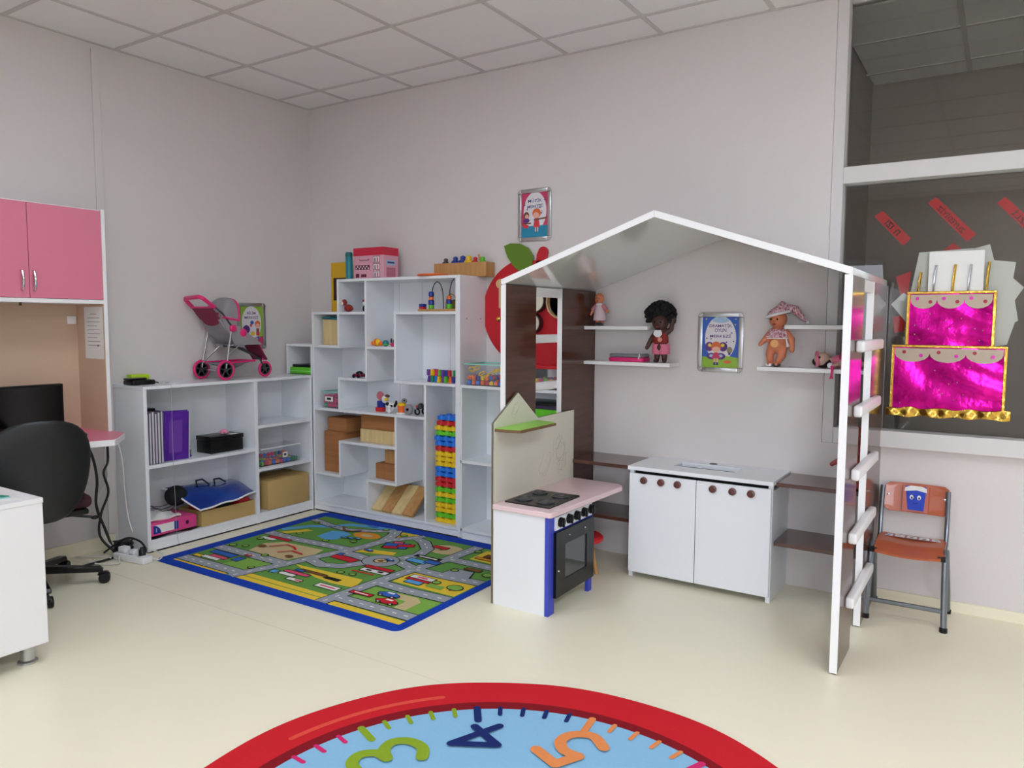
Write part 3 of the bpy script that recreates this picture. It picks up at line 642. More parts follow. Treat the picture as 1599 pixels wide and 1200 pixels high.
S5 = [[(.28,.48),(-.20,.48)],[(-.20,.48),(-.24,.06)],[(-.24,.06),(.02,.14),(.26,.0),(.28,-.28),(.06,-.50),(-.28,-.42)]]
def curve(p, n=6):
    out = []
    q = [p[0]] + list(p) + [p[-1]]
    for i in range(1, len(q)-2):
        for t in range(n):
            t /= n; a, b, c, d = [Vector(k) for k in q[i-1:i+3]]
            out.append(.5*((2*b) + (-a+c)*t + (2*a-5*b+4*c-d)*t*t + (-a+3*b-3*c+d)*t**3))
    return out + [Vector(p[-1])]
def digit(strokes, hour, size, w, m, smooth):
    a = a12 - math.radians(30*hour); r = CI - .215; up = a12 - PI/2; c, s = math.cos(up), math.sin(up)
    for st in strokes:
        st = curve(st) if smooth and len(st) > 2 else st
        P.line([(r*math.cos(a) + size*(q[0]*c - q[1]*s), r*math.sin(a) + size*(q[0]*s + q[1]*c)) for q in st], w, m)
digit([S3[:6], S3[5:]], 3, .215, .040, K_grn, True); digit([[(.14,-.52),(.14,.50)],[(.14,.50),(-.36,-.14)],[(-.36,-.14),(.38,-.14)]], 4, .185, .030, K_nav, False); digit(S5, 5, .205, .040, K_org, True)
for hh, tx_ in ((1,'1'),(2,'2'),(6,'6'),(7,'7'),(8,'8'),(9,'9'),(10,'10'),(11,'11'),(12,'12')):
    a = a12 - math.radians(30*hh); P.text(tx_, (CI-.21)*math.cos(a), (CI-.21)*math.sin(a), .2, cols[hh], rot=a12-PI/2)
P.build('printed_dial', ck)

# ------------------------------------------------------------------ child's chair
M_tube = mat('grey_tube_steel', (128, 134, 140), .32, metal=.75); M_ora = mat('orange_plywood', (188, 92, 52), .35, coat=.2, var=.06, scale=3, stretch=(2, 12, 12)); M_paper = mat('white_paper', (236, 236, 232), .7)
ch = thing('child_chair', 'small school chair with orange plywood seat and a blue cup drawing on its back', 'chair', (4.18, -0.12, 0))
for x in (4.022, 4.330):
    s = 1 if x > 4.1 else -1
    fr_ = [(x + s*.006, -.262, 0.004), (x, -.235, .22), (x - s*.002, -.222, .305)] + [(x - s*.002, -.175 - .047*math.cos(t*PI/8), .305 + .040*math.sin(t*PI/8)) for t in range(1, 8)] + [(x - s*.002, -.125, .300), (x + s*.004, -.03, .12), (x + s*.006, .012, 0.004)]
    MB().tube(fr_, .0135, 10).build('leg_frame', M_tube, ch)
    xb = x - s*.012
    MB().tube([(xb, -.21, .332), (xb, -.06, .326), (xb, -.025, .332), (xb, -.012, .36), (xb, -.004, .47), (xb - s*.002, .022, .585)], .011, 10).build('back_post', M_tube, ch)
    for y in (-.262, .012): MB().lathe([(.017, 0), (.017, .018), (.0135, .022)], (x + s*.006, y, 0), 'z', 10).build('foot_cap', M_black, ch)
MB().tube([(4.022, -.250, .088), (4.330, -.250, .090)], .011, 10).build('stretcher', M_tube, ch)
for x in (4.035, 4.315): B(x - .016, x + .016, -.262, -.235, .318, .338).build('bracket', M_black, ch)
def seatf(u, v):
    x = 4.036 + .285*u; y = -.275 + .265*v; z = .352 + .010*math.cos((u-.5)*PI)*-1 - .020*(1-v)**3*(1 if v < .35 else .3) + .008*v
    if v < .12 or v > .9: x = 4.178 + (x - 4.178)*(1 - (.10 if v > .9 else .06))
    return (x, y, z)
st = MB().grid(seatf, 12, 12, .010).build('seat', M_ora, ch)
def backf(u, v):
    a = (u-.5)*2; w = .140*min(1, math.sqrt(max(0, 1-(abs(v-.5)*2)**6))*.16 + .84)
    return (4.182 + a*w, .016 + .030*v - .012*(1-a*a)*-1, .462 + .140*v)
bkr = MB().grid(backf, 16, 10, -.010).build('backrest', M_ora, ch)
for x in (4.060, 4.304): MB().lathe([(.006, 0), (.006, -.004), (0, -.005)], (x, .016, .545), 'y', 8).build('rivet', M_chrome, ch)
PC = Print((4.182, .0135, .535), (1, 0, 0), (0, .21, 1))
M_cup = mat('crayon_blue', (40, 70, 190), .7, var=.25, scale=60); M_lil = mat('clear_tape', (196, 110, 90), .2)
PC.rect(-.060, .052, -.060, .060, M_lil); PC.poly([(-.050, .058), (.042, .058), (.034, -.055), (-.034, -.055)], M_cup); PC.poly([(-.052, .032), (-.050, .050), (-.025, .060), (.020, .060), (.042, .052), (.044, .032), (0, .040)], M_paper)
for x in (-.020, .012): PC.oval(x, .006, .008, .011, M_paper); PC.oval(x + .001, .003, .004, .006, M_black)
PC.line([(-.012, -.020), (-.004, -.024), (.006, -.020)], .003, M_black); PC.build('cup_drawing', bkr)
PL = Print((4.178, -.040, .3565), (1, 0, 0), (0, 1, .04))
M_lila = mat('lilac_strip', (190, 120, 130), .5); PL.rect(-.136, .130, -.028, .024, M_lila)
for k in range(5):
    x = -.105 + k*.052; PL.rect(x - .021, x + .021, -.020, .016, M_paper); PL.oval(x, -.002, .010, .006, [M_cup, M_pink, M_ply, M_dark, M_tube][k])
PL.build('picture_strip', st)

# ------------------------------------------------------------------ swivel office chair
M_leather = mat('black_vinyl', (20, 22, 23), .42, bump=.1, bscale=120); M_maroon = mat('maroon_fabric', (58, 24, 34), .85, bump=.3, bscale=500)
oc = thing('office_chair', 'black swivel office chair with rounded back at the computer desk', 'chair', (0.415, -2.252, 0))
ca = Matrix.Translation((0.415, -2.252, 0)) @ Matrix.Rotation(math.radians(-12), 4, 'Z')
def shell(x0, sc, th, n=40, rings=10):
    """closed cushion shell: an egg outline, thick in the middle and rounded at the rim"""
    b = MB(); b.T = ca; out = []
    for i in range(n):
        a = 2*PI*i/n; c, s = math.cos(a), math.sin(a); z = math.copysign(abs(s)**.86, s); y = math.copysign(abs(c)**.80, c)
        out.append((y*(.222 + .036*z)*sc, z*.248*sc))
    def P(r, i, side):
        y, z = out[i][0]*r, out[i][1]*r; x = x0 - .95*y*y + .30*(z - .02)**2
        return (x + side*th*math.sqrt(max(0, 1 - r**4)), y, .650 + z)
    rr = [math.sin(PI/2*k/rings) for k in range(1, rings + 1)]; vs = []; fs = []
    for side in (1, -1):
        o = len(vs); vs.append(P(0, 0, side))
        for r in rr: vs += [P(r, i, side) for i in range(n)]
        for i in range(n):
            q = (i+1) % n; fs.append([o, o+1+i, o+1+q])
            for k in range(rings-1): fs.append([o+1+k*n+i, o+1+(k+1)*n+i, o+1+(k+1)*n+q, o+1+k*n+q])
    b.add(vs, fs); return b
shell(.262, 1.0, .022).build('backrest', M_leather, oc, smooth=60)
shell(.222, .95, .026).build('back_cushion', M_maroon, oc, smooth=60)
s_ = MB(); s_.T = ca; s_.rbox(-.24, .20, -.235, .235, .425, .495, .032, 4); s_.build('seat', M_maroon, oc)
s_ = MB(); s_.T = ca; s_.rbox(-.22, .20, -.215, .215, .395, .426, .012, 3); s_.build('seat_pan', M_black, oc)
s_ = MB(); s_.T = ca; s_.prism([(.06, .385), (.20, .385), (.262, .42), (.270, .60), (.255, .60), (.240, .44), (.19, .398), (.06, .398)], 'y', -.035, .035); s_.build('back_bracket', M_black, oc)
s_ = MB(); s_.T = ca; s_.lathe([(.05, .38), (.05, .396)], (0, 0, 0), 'z', 16); s_.lathe([(.028, .10), (.028, .25), (.018, .25), (.018, .385)], (0, 0, 0), 'z', 16); s_.build('gas_column', M_black, oc)
s_ = MB(); s_.T = ca; s_.tube([(.02, .03, .388), (.05, .16, .372), (.07, .26, .350)], .007, 8); s_.ell((.075, .275, .346), (.014, .022, .010)); s_.build('lever', M_black, oc)
s_ = MB(); s_.T = ca; s_.lathe([(.045, .07), (.048, .075), (.048, .135), (.035, .145)], (0, 0, 0), 'z', 18); s_.build('base_hub', M_black, oc)
for k in range(5):
    a = math.radians(57 + 72*k); T = Matrix.Translation((.415, -2.252, 0)) @ Matrix.Rotation(a, 4, 'Z')
    q = MB(); q.T = T; q.prism([(.03, .085), (.03, .125), (.16, .108), (.30, .088), (.315, .072), (.30, .062), (.16, .075)], 'y', -.022, .022); ar = q.build('base_arm', M_black, oc, .004)
    q = MB(); q.T = T
    for s in (-1, 1): q.lathe([(.010, -.010), (.026, -.010), (.028, -.006), (.028, .006), (.026, .010), (.010, .010)], (.318, s*.014, .028), 'y', 16)
    q.lathe([(.010, .040), (.012, .075)], (.300, 0, 0), 'z', 10); q.prism([(.285, .045), (.345, .045), (.335, .060), (.295, .062)], 'y', -.010, .010); q.build('caster', M_black, oc)

def single(name, mb, m, label, cat, group=None, bevel=0.0, smooth=35): return mb.build(name, m, None, bevel, smooth, label, cat, group)
col = lambda n, c, r=.45, **k: mat(n, c, r, **k)
Mk = col('orange_skin_vinyl', (214, 128, 92), .5); Mkd = col('brown_skin_vinyl', (74, 44, 38), .5); Mhair = col('black_hair', (16, 14, 14), .9); Mblk = M_black
Mpinkc = col('pink_cloth', (226, 120, 150), .85); Mpal = col('pale_pink_cloth', (226, 200, 208), .85); Mrose = mat('rose_print_cloth', (232, 208, 210), .85, scale=120, c2=(170, 66, 92)); Mhot = col('hot_pink_plastic', (226, 40, 118), .4); Mredc = col('red_cloth', (150, 44, 40), .8)
Mred = col('red_plastic', (206, 34, 46), .35); Myel = col('yellow_plastic', (240, 200, 24), .35); Mgrn = col('green_plastic', (98, 200, 40), .35); Mblu = col('blue_plastic', (30, 120, 226), .35); Mnav = col('navy_plastic', (36, 58, 150), .35); Morg = col('orange_plastic', (246, 112, 40), .35); Mpur = col('purple_plastic', (112, 60, 160), .35); Mteal = col('teal_plastic', (34, 132, 142), .4); Mmint = col('mint_plastic', (140, 220, 200), .35); Mwht = col('white_plastic', (238, 238, 240), .35); Mtan = mat('cardboard', (196, 164, 104), .8, var=.05); Mwood = mat('pale_wood', (228, 204, 150), .55, scale=3, stretch=(10, 10, 1), c2=(216, 188, 132)); Mwoodm = mat('mid_wood', (200, 152, 94), .55, scale=3, stretch=(10, 10, 1), c2=(186, 138, 82)); Mcard = mat('brown_fibreboard', (176, 118, 70), .7, scale=3, stretch=(1, 1, 10), c2=(162, 106, 62)); Mlime = col('lime_paper', (190, 226, 40), .6); Mgry = col('grey_fabric', (150, 146, 150), .9, bump=.3, bscale=500); Mgrd = col('dark_grey_plastic', (62, 62, 66), .4); Mgold = mat('gold_foil', (226, 184, 84), .22, metal=1.0, bump=.5, bscale=40); Msil = mat('silver_foil', (214, 214, 216), .2, metal=1.0); Mclear = glassmat('clear_plastic', (253, 254, 255), 1.18, opac=.05, grey=(240, 244, 248)); Msteel = M_alu

# ------------------------------------------------------------------ framed posters
def poster(name, label, o, ex, w, h, draw):
    """snap frame poster hanging on a wall; o = lower left corner on the wall, ex = direction along the wall"""
    ex = Vector(ex); ez = Vector((0, 0, 1)); n = ex.cross(ez); o = Vector(o)
    T = Matrix((ex, ez, n)).transposed().to_4x4(); T.translation = o
    t = thing(name, label, 'poster', o + ex*w/2, None)
    b = .026; f = MB(); f.T = T; f.prism(rrect(.004, w-.004, .004, h-.004, .010), 'z', .0, .004); f.build('backing', M_alu, t)
    for (x0, x1, y0, y1) in ((b, w-b, 0, b), (b, w-b, h-b, h), (0, b, b, h-b), (w-b, w, b, h-b)):
        f = MB(); f.T = T; f.rbox(x0, x1, y0, y1, .001, .012, .004, 2); f.build('frame_rail', M_alu, t)
    for (x, y) in ((b, b), (w-b, b), (b, h-b), (w-b, h-b)):
        f = MB(); f.T = T; sx = -1 if x < w/2 else 1; sy = -1 if y < h/2 else 1
        f.prism([(x, y), (x + sx*b, y)] + [(x + sx*b*math.cos(a*PI/12), y + sy*b*math.sin(a*PI/12)) for a in range(1, 6)] + [(x, y + sy*b)], 'z', .001, .014); f.build('frame_corner', M_chrome, t, .002)
    p = Print(o + n*.0045, ex, ez); p.w = w; p.h = h; draw(p, b, w-b, b, h-b); p.build('print', t)
Pc = lambda n, c: mat('print_' + n, c, .45, var=.03)
p_wht, p_blu, p_grn, p_pnk, p_org, p_pur, p_tel, p_skn, p_nav, p_yel, p_brn, p_red, p_lb = Pc('white', (232, 226, 232)), Pc('blue', (52, 96, 190)), Pc('green', (150, 190, 62)), Pc('magenta', (206, 60, 104)), Pc('ginger', (226, 108, 62)), Pc('purple', (96, 52, 130)), Pc('teal', (30, 140, 176)), Pc('skin', (240, 184, 160)), Pc('navy', (52, 62, 128)), Pc('yellow', (236, 210, 70)), Pc('brown', (120, 78, 60)), Pc('red', (214, 60, 70)), Pc('pale_blue', (170, 200, 226))
def art_drama(p, x0, x1, y0, y1):
    p.rect(x0, x1, y0, y1, p_blu); m = (x0+x1)/2; p.oval(m, .185, .086, .122, p_wht, 32); p.oval(m, .285, .045, .016, p_lb, 20)
    p.poly([(x0, y0), (x1, y0), (x1, y0 + .055), (m + .03, y0 + .066), (m - .03, y0 + .05), (x0, y0 + .060)], p_grn)
    p.text('DRAMATİK', m, .256, .021, p_pur, wide=.125); p.text('OYUN', m, .229, .020, p_pur, wide=.064); p.text('MERKEZİ', m, .200, .021, p_pur, wide=.115)
    q = m - .022
    for s in (-1, 1): p.oval(q + s*.038, .140, .024, .026, p_pur, 18); p.oval(q + s*.036, .148, .010, .010, p_yel, 12); p.oval(q + s*.026, .088, .026, .018, p_pur, 18); p.oval(q + s*.026, .090, .012, .008, p_lb, 12)
    p.oval(q, .138, .028, .030, p_org, 20); p.oval(q, .124, .022, .016, p_skn, 18); p.poly([(q-.010, .108), (q+.010, .108), (q+.026, .076), (q-.026, .076)], p_pnk)
    for s in (-.008, .008): p.rect(q + s - .004, q + s + .004, .052, .076, p_skn); p.rect(q + s - .006, q + s + .006, .040, .054, p_nav)
    p.oval(m + .052, .122, .016, .018, Pc('olive', (150, 140, 110)), 16); p.rect(m + .046, m + .058, .096, .108, p_nav); p.oval(m + .042, .058, .022, .008, p_org, 14)
    for (x, y) in ((-.075, .185), (-.052, .182), (.062, .215), (.072, .170), (.035, .165)): p.oval(m + x, y, .004, .004, p_nav, 8)
    for (x, y) in ((-.08, .29), (.082, .29), (.080, .26)): p.oval(m + x, y, .004, .004, p_yel, 8)
def art_music(p, x0, x1, y0, y1):
    p.rect(x0, x1, y0, y1, p_pnk); m = (x0+x1)/2; p.oval(m + .002, .185, .083, .118, p_wht, 32); p.rect(x0, x1, y0, y0 + .070, p_tel)
    p.text('MÜZİK', m + .002, .252, .025, p_nav, wide=.100); p.text('MERKEZİ', m + .002, .218, .024, p_nav, wide=.108, rot=.03)
    q = m + .014; p.oval(q, .172, .031, .030, p_org, 20); p.oval(q - .004, .160, .022, .018, p_skn, 18); p.poly([(q-.014, .142), (q+.016, .142), (q+.024, .086), (q-.024, .086)], p_red)
    p.line([(q - .016, .132), (q + .070, .140)], .010, p_brn)
    for s in (-.008, .008): p.rect(q + s - .004, q + s + .004, .058, .086, p_skn)
    q = m - .060; p.oval(q, .160, .021, .024, p_brn, 18); p.oval(q + .004, .154, .014, .014, p_skn, 14); p.oval(q, .130, .024, .014, p_pur, 14); p.rect(q - .030, q + .034, .108, .116, p_brn); p.rect(q - .024, q + .016, .084, .104, p_red)
    for (x, y) in ((-.052, .198), (.042, .204), (.052, .170), (-.07, .225), (.075, .25)): p.line([(m + x, y), (m + x, y + .016)], .003, p_nav); p.oval(m + x - .003, y, .005, .004, p_nav, 8)
def art_sci(p, x0, x1, y0, y1):
    p.rect(x0, x1, y0, y1, p_grn); m = (x0+x1)/2; p.oval(m, .185, .083, .118, p_wht, 32); p.poly([(x0, y0), (x1, y0), (x1, y0+.065), (m, y0+.05), (x0, y0+.03)], p_pnk)
    p.text('BİLİM', m, .258, .024, p_pur, wide=.072); p.text('MERKEZİ', m, .226, .024, p_pur, wide=.118)
    q = m + .052; p.oval(q, .176, .024, .026, p_org, 18); p.oval(q, .166, .018, .016, p_skn, 14); p.rect(q-.012, q+.012, .12, .146, p_brn); p.rect(q-.014, q+.014, .095, .12, p_red); p.rect(q-.014, q+.014, .07, .088, p_blu)
    p.oval(m + .004, .188, .015, .014, p_blu, 14); p.oval(m - .006, .168, .010, .012, p_red, 12); p.oval(m - .045, .14, .03, .03, p_pur, 18); p.oval(m + .01, .11, .02, .016, p_yel, 12)
poster('framed_poster', 'silver framed blue poster inside the playhouse reading DRAMATİK OYUN MERKEZİ', (3.081, 0, 1.112), (1, 0, 0), .250, .327, art_drama)
poster('framed_poster', 'silver framed pink poster high on the back wall reading MÜZİK MERKEZİ', (1.896, 0, 1.884), (1, 0, 0), .241, .323, art_music)
poster('framed_poster', 'silver framed green poster behind the stroller reading BİLİM MERKEZİ', (0, -.682, 1.180), (0, 1, 0), .241, .328, art_sci)

# ------------------------------------------------------------------ red apple board with toy instruments
ap = thing('apple_board', 'large red apple shaped board on the back wall hung with toy instruments', 'board', (2.04, -.012, 1.08))
M_apple = col('apple_red_lacquer', (196, 22, 38), .4); M_leaf = col('leaf_green_lacquer', (96, 132, 26), .45)
ac = (2.045, 1.440); pts = []
for i in range(64):
    a = 2*PI*i/64; r = 1.0 - .10*math.exp(-((a - PI/2)/.28)**2) - .05*math.exp(-((a - 3*PI/2)/.25)**2)
    pts.append((ac[0] + .410*r*math.cos(a)*(1 + .03*math.sin(a)), ac[1] + .360*r*math.sin(a)))
MB().prism(pts, 'y', -.018, -.0005).build('apple', M_apple, ap, .003)
MB().prism([(1.800, 1.864), (1.850, 1.878), (1.925, 1.872), (1.985, 1.842), (2.020, 1.795), (2.016, 1.745), (1.985, 1.700), (1.930, 1.690), (1.870, 1.735), (1.825, 1.795)], 'y', -.026, -.018).build('leaf', M_leaf, ap, .003)
MB().prism([(2.030, 1.72), (2.040, 1.80)] + arc(2.084, 1.812, .036, 170, 0, 6) + [(2.10, 1.72)], 'y', -.018, -.0005).build('stalk', M_apple, ap, .003)
Mskin = col('drum_skin', (232, 226, 204), .6); Mhoop = col('wooden_hoop', (214, 178, 130), .5)
for (x, z, r, lab) in ((2.052, 1.512, .072, 'toy hand drum with a white skin, upper of two on the apple board'), (2.030, 1.374, .064, 'toy hand drum with a white skin, lower of two on the apple board')):
    t = thing('hand_drum', lab, 'drum', (x, -.04, z - r), 'hand drums on the apple board')
    MB().lathe([(r, -.018), (r, -.062), (r - .006, -.064)], (x, 0, z), 'y', 28).build('shell', col('drum_shell_black', (52, 40, 36), .5), t)
    MB().lathe([(r - .004, -.062), (r - .006, -.066), (0, -.066)], (x, 0, z), 'y', 28).build('skin', Mskin, t)
t = thing('tambourine', 'pale wooden tambourine ring hanging on the apple board', 'tambourine', (2.235, -.03, 1.40), None)
MB().lathe([(.105, -.018), (.105, -.052), (.096, -.052), (.096, -.018), (.105, -.018)], (2.235, 0, 1.505), 'y', 32).build('hoop', Mhoop, t)
for k in range(6):
    a = PI/6 + k*PI/3; MB().lathe([(.014, -.004), (.014, -.001), (.006, .002), (.006, -.004)], (2.235 + .1*math.cos(a), -.035, 1.505 + .1*math.sin(a)), 'y', 12).build('jingle', M_chrome, t)
t = thing('castanet', 'pale wooden clapper toy hanging at the left edge of the apple board', 'instrument', (1.775, -.03, 1.47))
MB().prism(arc(1.775, 1.625, .030, 0, 360, 18)[:-1], 'y', -.034, -.019).build('clapper', Mhoop, t, .003); MB().rbox(1.768, 1.784, -.034, -.019, 1.470, 1.600, .003, 2).build('handle', Mhoop, t)
single('bell', MB().lathe([(.0, .0), (.012, -.002), (.016, -.016), (.008, -.024)], (1.764, -.018, 1.40), 'y', 14), Mgold, 'small brass bell low on the left side of the apple board', 'bell')

# ------------------------------------------------------------------ foil cake on the glass
fz = .983; GX_ = lambda x: 4.5014 + (x - 4.5014)*fz; GZ = lambda z: 1.3745 + (z - 1.3745)*fz
YC = YG - .013
M_foil = mat('magenta_foil', (214, 20, 150), .2, metal=.9, bump=.9, bscale=14, scale=10, c2=(176, 8, 120)); M_icing = col('beige_icing_card', (196, 178, 160), .7); M_dot1 = col('red_dot', (170, 40, 60), .4); M_dot2 = col('magenta_dot', (226, 40, 180), .35)
ckx = thing('foil_cake', 'two tier magenta foil cake decoration with gold edges stuck to the glass partition', 'decoration', (4.28, YC, .92))
def tier(x0, x1, z0, z1, seed):
    random.seed(seed); ph_ = [random.uniform(0, 6) for _ in range(4)]
    def fn(u, v): return (x0 + (x1-x0)*u, YC - .006 - .004*math.sin(9*u + ph_[0] + 4*v)*math.sin(3*v + ph_[1]) - .002*math.sin(23*u*v + ph_[2]), z0 + (z1-z0)*v)
    t = MB().grid(fn, 24, 18, -.004).build('foil_tier', M_foil, ckx)
    w = x1 - x0; n = 3; top = [(x0 + .006, z1 - .006)]
    for k in range(n):
        for i in range(9):
            a = PI*i/8; top.append((x0 + .006 + (w-.012)*(k + (1-math.cos(a))/2)/n, z1 - .030 - .042*math.sin(a)))
    top.append((x1 - .006, z1 - .006))
    MB().prism(top, 'y', YC - .016, YC - .013).build('icing', M_icing, t)
    for k in range(6):
        x = x0 + w*(.10 + .16*k); MB().lathe([(.0085, 0), (.0085, -.0012), (0, -.0012)], (x, YC - .016, z1 - (.040 if k % 2 else .024)), 'y', 14).build('dot', [M_dot1, M_dot2][(k*7 + seed) % 2], t)
    for k in range(12): MB().lathe([(.003, 0), (0, -.003)], (random.uniform(x0 + .02, x1 - .02), YC - .012, random.uniform(z0 + .02, z1 - .09)), 'y', 8).build('sequin', Msil, t)
    for (a, b, c, d) in ((x0 - .010, x0 + .004, z0, z1 - .002), (x1 - .004, x1 + .010, z0, z1 - .002), (x0 - .010, x1 + .010, z1 - .002, z1 + .010)): MB().rbox(a, b, YC - .017, YC - .003, c, d, .002, 1).build('gold_edge', Mgold, t)
tier(GX_(4.103), GX_(4.455), GZ(1.279), GZ(1.528), 1); tier(GX_(4.045), GX_(4.510), GZ(.965), GZ(1.268), 2)
def ribbon(u, v): return (GX_(4.022) + .512*u, YC - .018 - .008*math.sin(40*u)*v*(1-v)*4 - .006*math.sin(17*u), GZ(.925) + .040*v + .004*math.sin(25*u + 3*v) + .008*u)
MB().grid(ribbon, 60, 6, -.002).build('gold_ribbon', Mgold, ckx)
for k, (x, z) in enumerate(((4.140, 1.632), (4.205, 1.664), (4.284, 1.664), (4.349, 1.662), (4.421, 1.672))):
    MB().tube([(GX_(x), YC - .008, GZ(1.535)), (GX_(x) + .003, YC - .010, GZ((1.535 + z)/2)), (GX_(x) + .008, YC - .008, GZ(z))], .006, 8).build('candle', [Mgold, Msil, Mgold, Msil, Mgold][k], ckx)
single('paper_sheet', B(GX_(4.180), GX_(4.408), YC - .0015, YC - .0005, GZ(1.53), GZ(1.728)), M_paper, 'bluish white paper sheet behind the candles of the foil cake', 'paper')
sb = thing('paper_starburst', 'starburst of white and red paper sheets behind the foil cake', 'decoration', (4.3, YG + .03, 1.28))
fq = .983
for k, q in enumerate([[(4.132,1.731),(4.36,1.742),(4.34,1.42),(4.085,1.43)], [(4.425,1.757),(4.25,1.71),(4.33,1.40),(4.505,1.46)], [(4.532,1.669),(4.32,1.70),(4.30,1.45),(4.505,1.42)], [(4.568,1.552),(4.44,1.68),(4.30,1.45),(4.45,1.34)], [(4.553,1.398),(4.515,1.60),(4.30,1.50),(4.40,1.31)], [(4.514,1.285),(4.548,1.42),(4.35,1.5),(4.36,1.26)], [(4.016,1.480),(4.07,1.535),(4.2,1.45),(4.09,1.385)]]):
    MB().prism([(4.5014 + (a-4.5014)*fq, 1.3745 + (b-1.3745)*fq) for a, b in q], 'y', YG + .026 + .0014*k, YG + .027 + .0014*k).build('white_sheet', M_paper, sb)
for k, q in enumerate([[(4.215,1.70),(4.228,1.735),(4.274,1.772),(4.335,1.722),(4.33,1.69)], [(4.032,1.616),(4.10,1.642),(4.09,1.524),(4.055,1.530)], [(4.028,1.415),(4.090,1.432),(4.080,1.345),(4.036,1.335)]]):
    MB().prism([(4.5014 + (a-4.5014)*fq, 1.3745 + (b-1.3745)*fq) for a, b in q], 'y', YG + .040 + .001*k, YG + .0405 + .001*k).build('red_sheet', mat('red_paper', (206, 30, 42), .6), sb)
M_rp = mat('red_paper', (206, 30, 42), .6); M_ink = col('black_ink', (60, 26, 28), .6)
for k, (q, tx_, lab) in enumerate(([[(3.923,1.921),(3.960,1.947),(4.093,1.801),(4.059,1.768)], 'n ızı', 'short red paper strip on the glass, nearest to the window frame'], [[(4.158,1.969),(4.193,1.995),(4.367,1.806),(4.332,1.773)], 'ZUYEDİYİZ', 'long lettered red paper strip on the glass above the foil cake'], [[(4.444,1.946),(4.475,1.972),(4.640,1.795),(4.606,1.762)], 'İZLİ', 'red paper strip on the glass cut off by the right edge of the photo'])):
    q = [(4.5014 + (a-4.5014)*fq, 1.3745 + (b-1.3745)*fq) for a, b in q]
    t = thing('paper_strip', lab, 'paper', ((q[0][0]+q[2][0])/2, YG + .03, q[2][1]), 'red strips on the glass')
    MB().prism(q, 'y', YG + .0265, YG + .0275).build('strip', M_rp, t)
    mx, mz = sum(a for a, b in q)/4, sum(b for a, b in q)/4; pr_ = Print((mx, YG + .0264, mz), (1, 0, 0), (0, 0, 1)); an = math.atan2(q[3][1]-q[0][1], q[3][0]-q[0][0])
    pr_.text(tx_, 0, 0, .030, M_ink, rot=an, wide=[.085, .165, .09][k], mirror=True); pr_.build('lettering', t)

# ------------------------------------------------------------------ toy stroller on the bookcase
so = thing('toy_stroller', 'grey and pink three wheeled toy doll stroller standing on the low bookcase', 'stroller', (.16, -.85, LT))
def wheel(x, y, r, tyre):
    z = LT + r; w = MB()
    w.tube([(x, y + (r-.009)*math.cos(2*PI*i/28), z + (r-.009)*math.sin(2*PI*i/28)) for i in range(28)], .009, 8, True); o = w.build('wheel', tyre, so)
    h = MB(); h.lathe([(.006, -.012), (.014, -.010), (.014, .010), (.006, .012)], (x, y, z), 'x', 14)
    for k in range(5):
        a = 2*PI*k/5 + .3; h.tube([(x, y, z), (x, y + (r-.012)*math.cos(a), z + (r-.012)*math.sin(a))], .005, 6)
    h.lathe([(r-.014, -.006), (r-.014, .006), (r-.022, .006), (r-.022, -.006), (r-.014, -.006)], (x, y, z), 'x', 24); h.build('hub', Mgrd, o)
wheel(.272, -.981, .066, Mhot); wheel(.040, -.998, .064, Mhot); wheel(.200, -.612, .056, Mhot)
T_ = lambda pts, r, name, m, **k: MB().tube(pts, r, 8, **k).build(name, m, so)
T_([(.272, -.981, LT+.066), (.272, -.934, 1.31)], .006, 'strut', M_chrome); T_([(.040, -.998, LT+.064), (.040, -.938, 1.323)], .006, 'strut', M_chrome); T_([(.272, -.981, LT+.066), (.040, -.998, LT+.064)], .005, 'axle', M_chrome)
for x, y in ((.272, -.919), (.040, -.936)): MB().lathe([(.020, -.012), (.024, -.004), (.024, .008), (.018, .014)], (x, y, 1.330), 'x', 16).build('joint_knob', Mhot, so)
T_([(.270, -.919, 1.335), (.270, -.992, 1.425), (.270, -1.054, 1.468)], .006, 'handle_arm', Mgrd); T_([(.040, -.936, 1.325), (.040, -1.0, 1.41), (.040, -1.054, 1.470)], .006, 'handle_arm', Mgrd)
T_([(.270, -1.050, 1.464), (.270, -1.135, 1.520), (.250, -1.146, 1.528), (.060, -1.112, 1.522), (.040, -1.100, 1.514), (.040, -1.050, 1.466)], .0135, 'handle_grip', Mhot)
T_([(.200, -.612, LT+.056), (.212, -.66, 1.115), (.21, -.80, 1.195), (.18, -.93, 1.215)], .006, 'front_fork', Mgrd); T_([(.190, -.612, LT+.056), (.19, -.64, 1.12), (.15, -.80, 1.20)], .006, 'front_fork', Mgrd)
T_([(.045, -.99, 1.10), (.10, -.904, 1.205), (.12, -.86, 1.215)], .005, 'brace', M_chrome); T_([(.272, -.953, 1.165), (.272, -.88, 1.213), (.25, -.80, 1.222)], .005, 'brace', M_chrome)
def cano(u, v):
    a = PI*u; c = math.cos(a); h = math.sin(a)**.6 if 0 < u < 1 else 0.0
    x = .155 + .115*math.copysign(abs(c)**.7, c); w = v**1.15
    return (x, -.868 - .125*w - .012*math.sin(PI*v)*(1-h), 1.382 + .140*h*(1-w) + (.022 + .030*h)*w + .040*math.sin(PI*min(1, v*1.0))*h)
MB().grid(cano, 28, 12, .004).build('canopy', Mgry, so)
T_([cano(i/28, 0) for i in range(29)], .008, 'canopy_trim', Mhot)
for q in (0, 1): T_([cano(q, i/12) for i in range(13)], .007, 'canopy_trim', Mhot)
def seatb(u, v): return (.055 + .205*u, -1.012 + .10*v + .05*v*v + .012*math.sin(PI*u), 1.385 - .165*v)
def seats(u, v): return (.055 + .205*u, -.905 + .195*v, 1.216 + .018*v - .012*math.sin(PI*u) + .02*v*v)
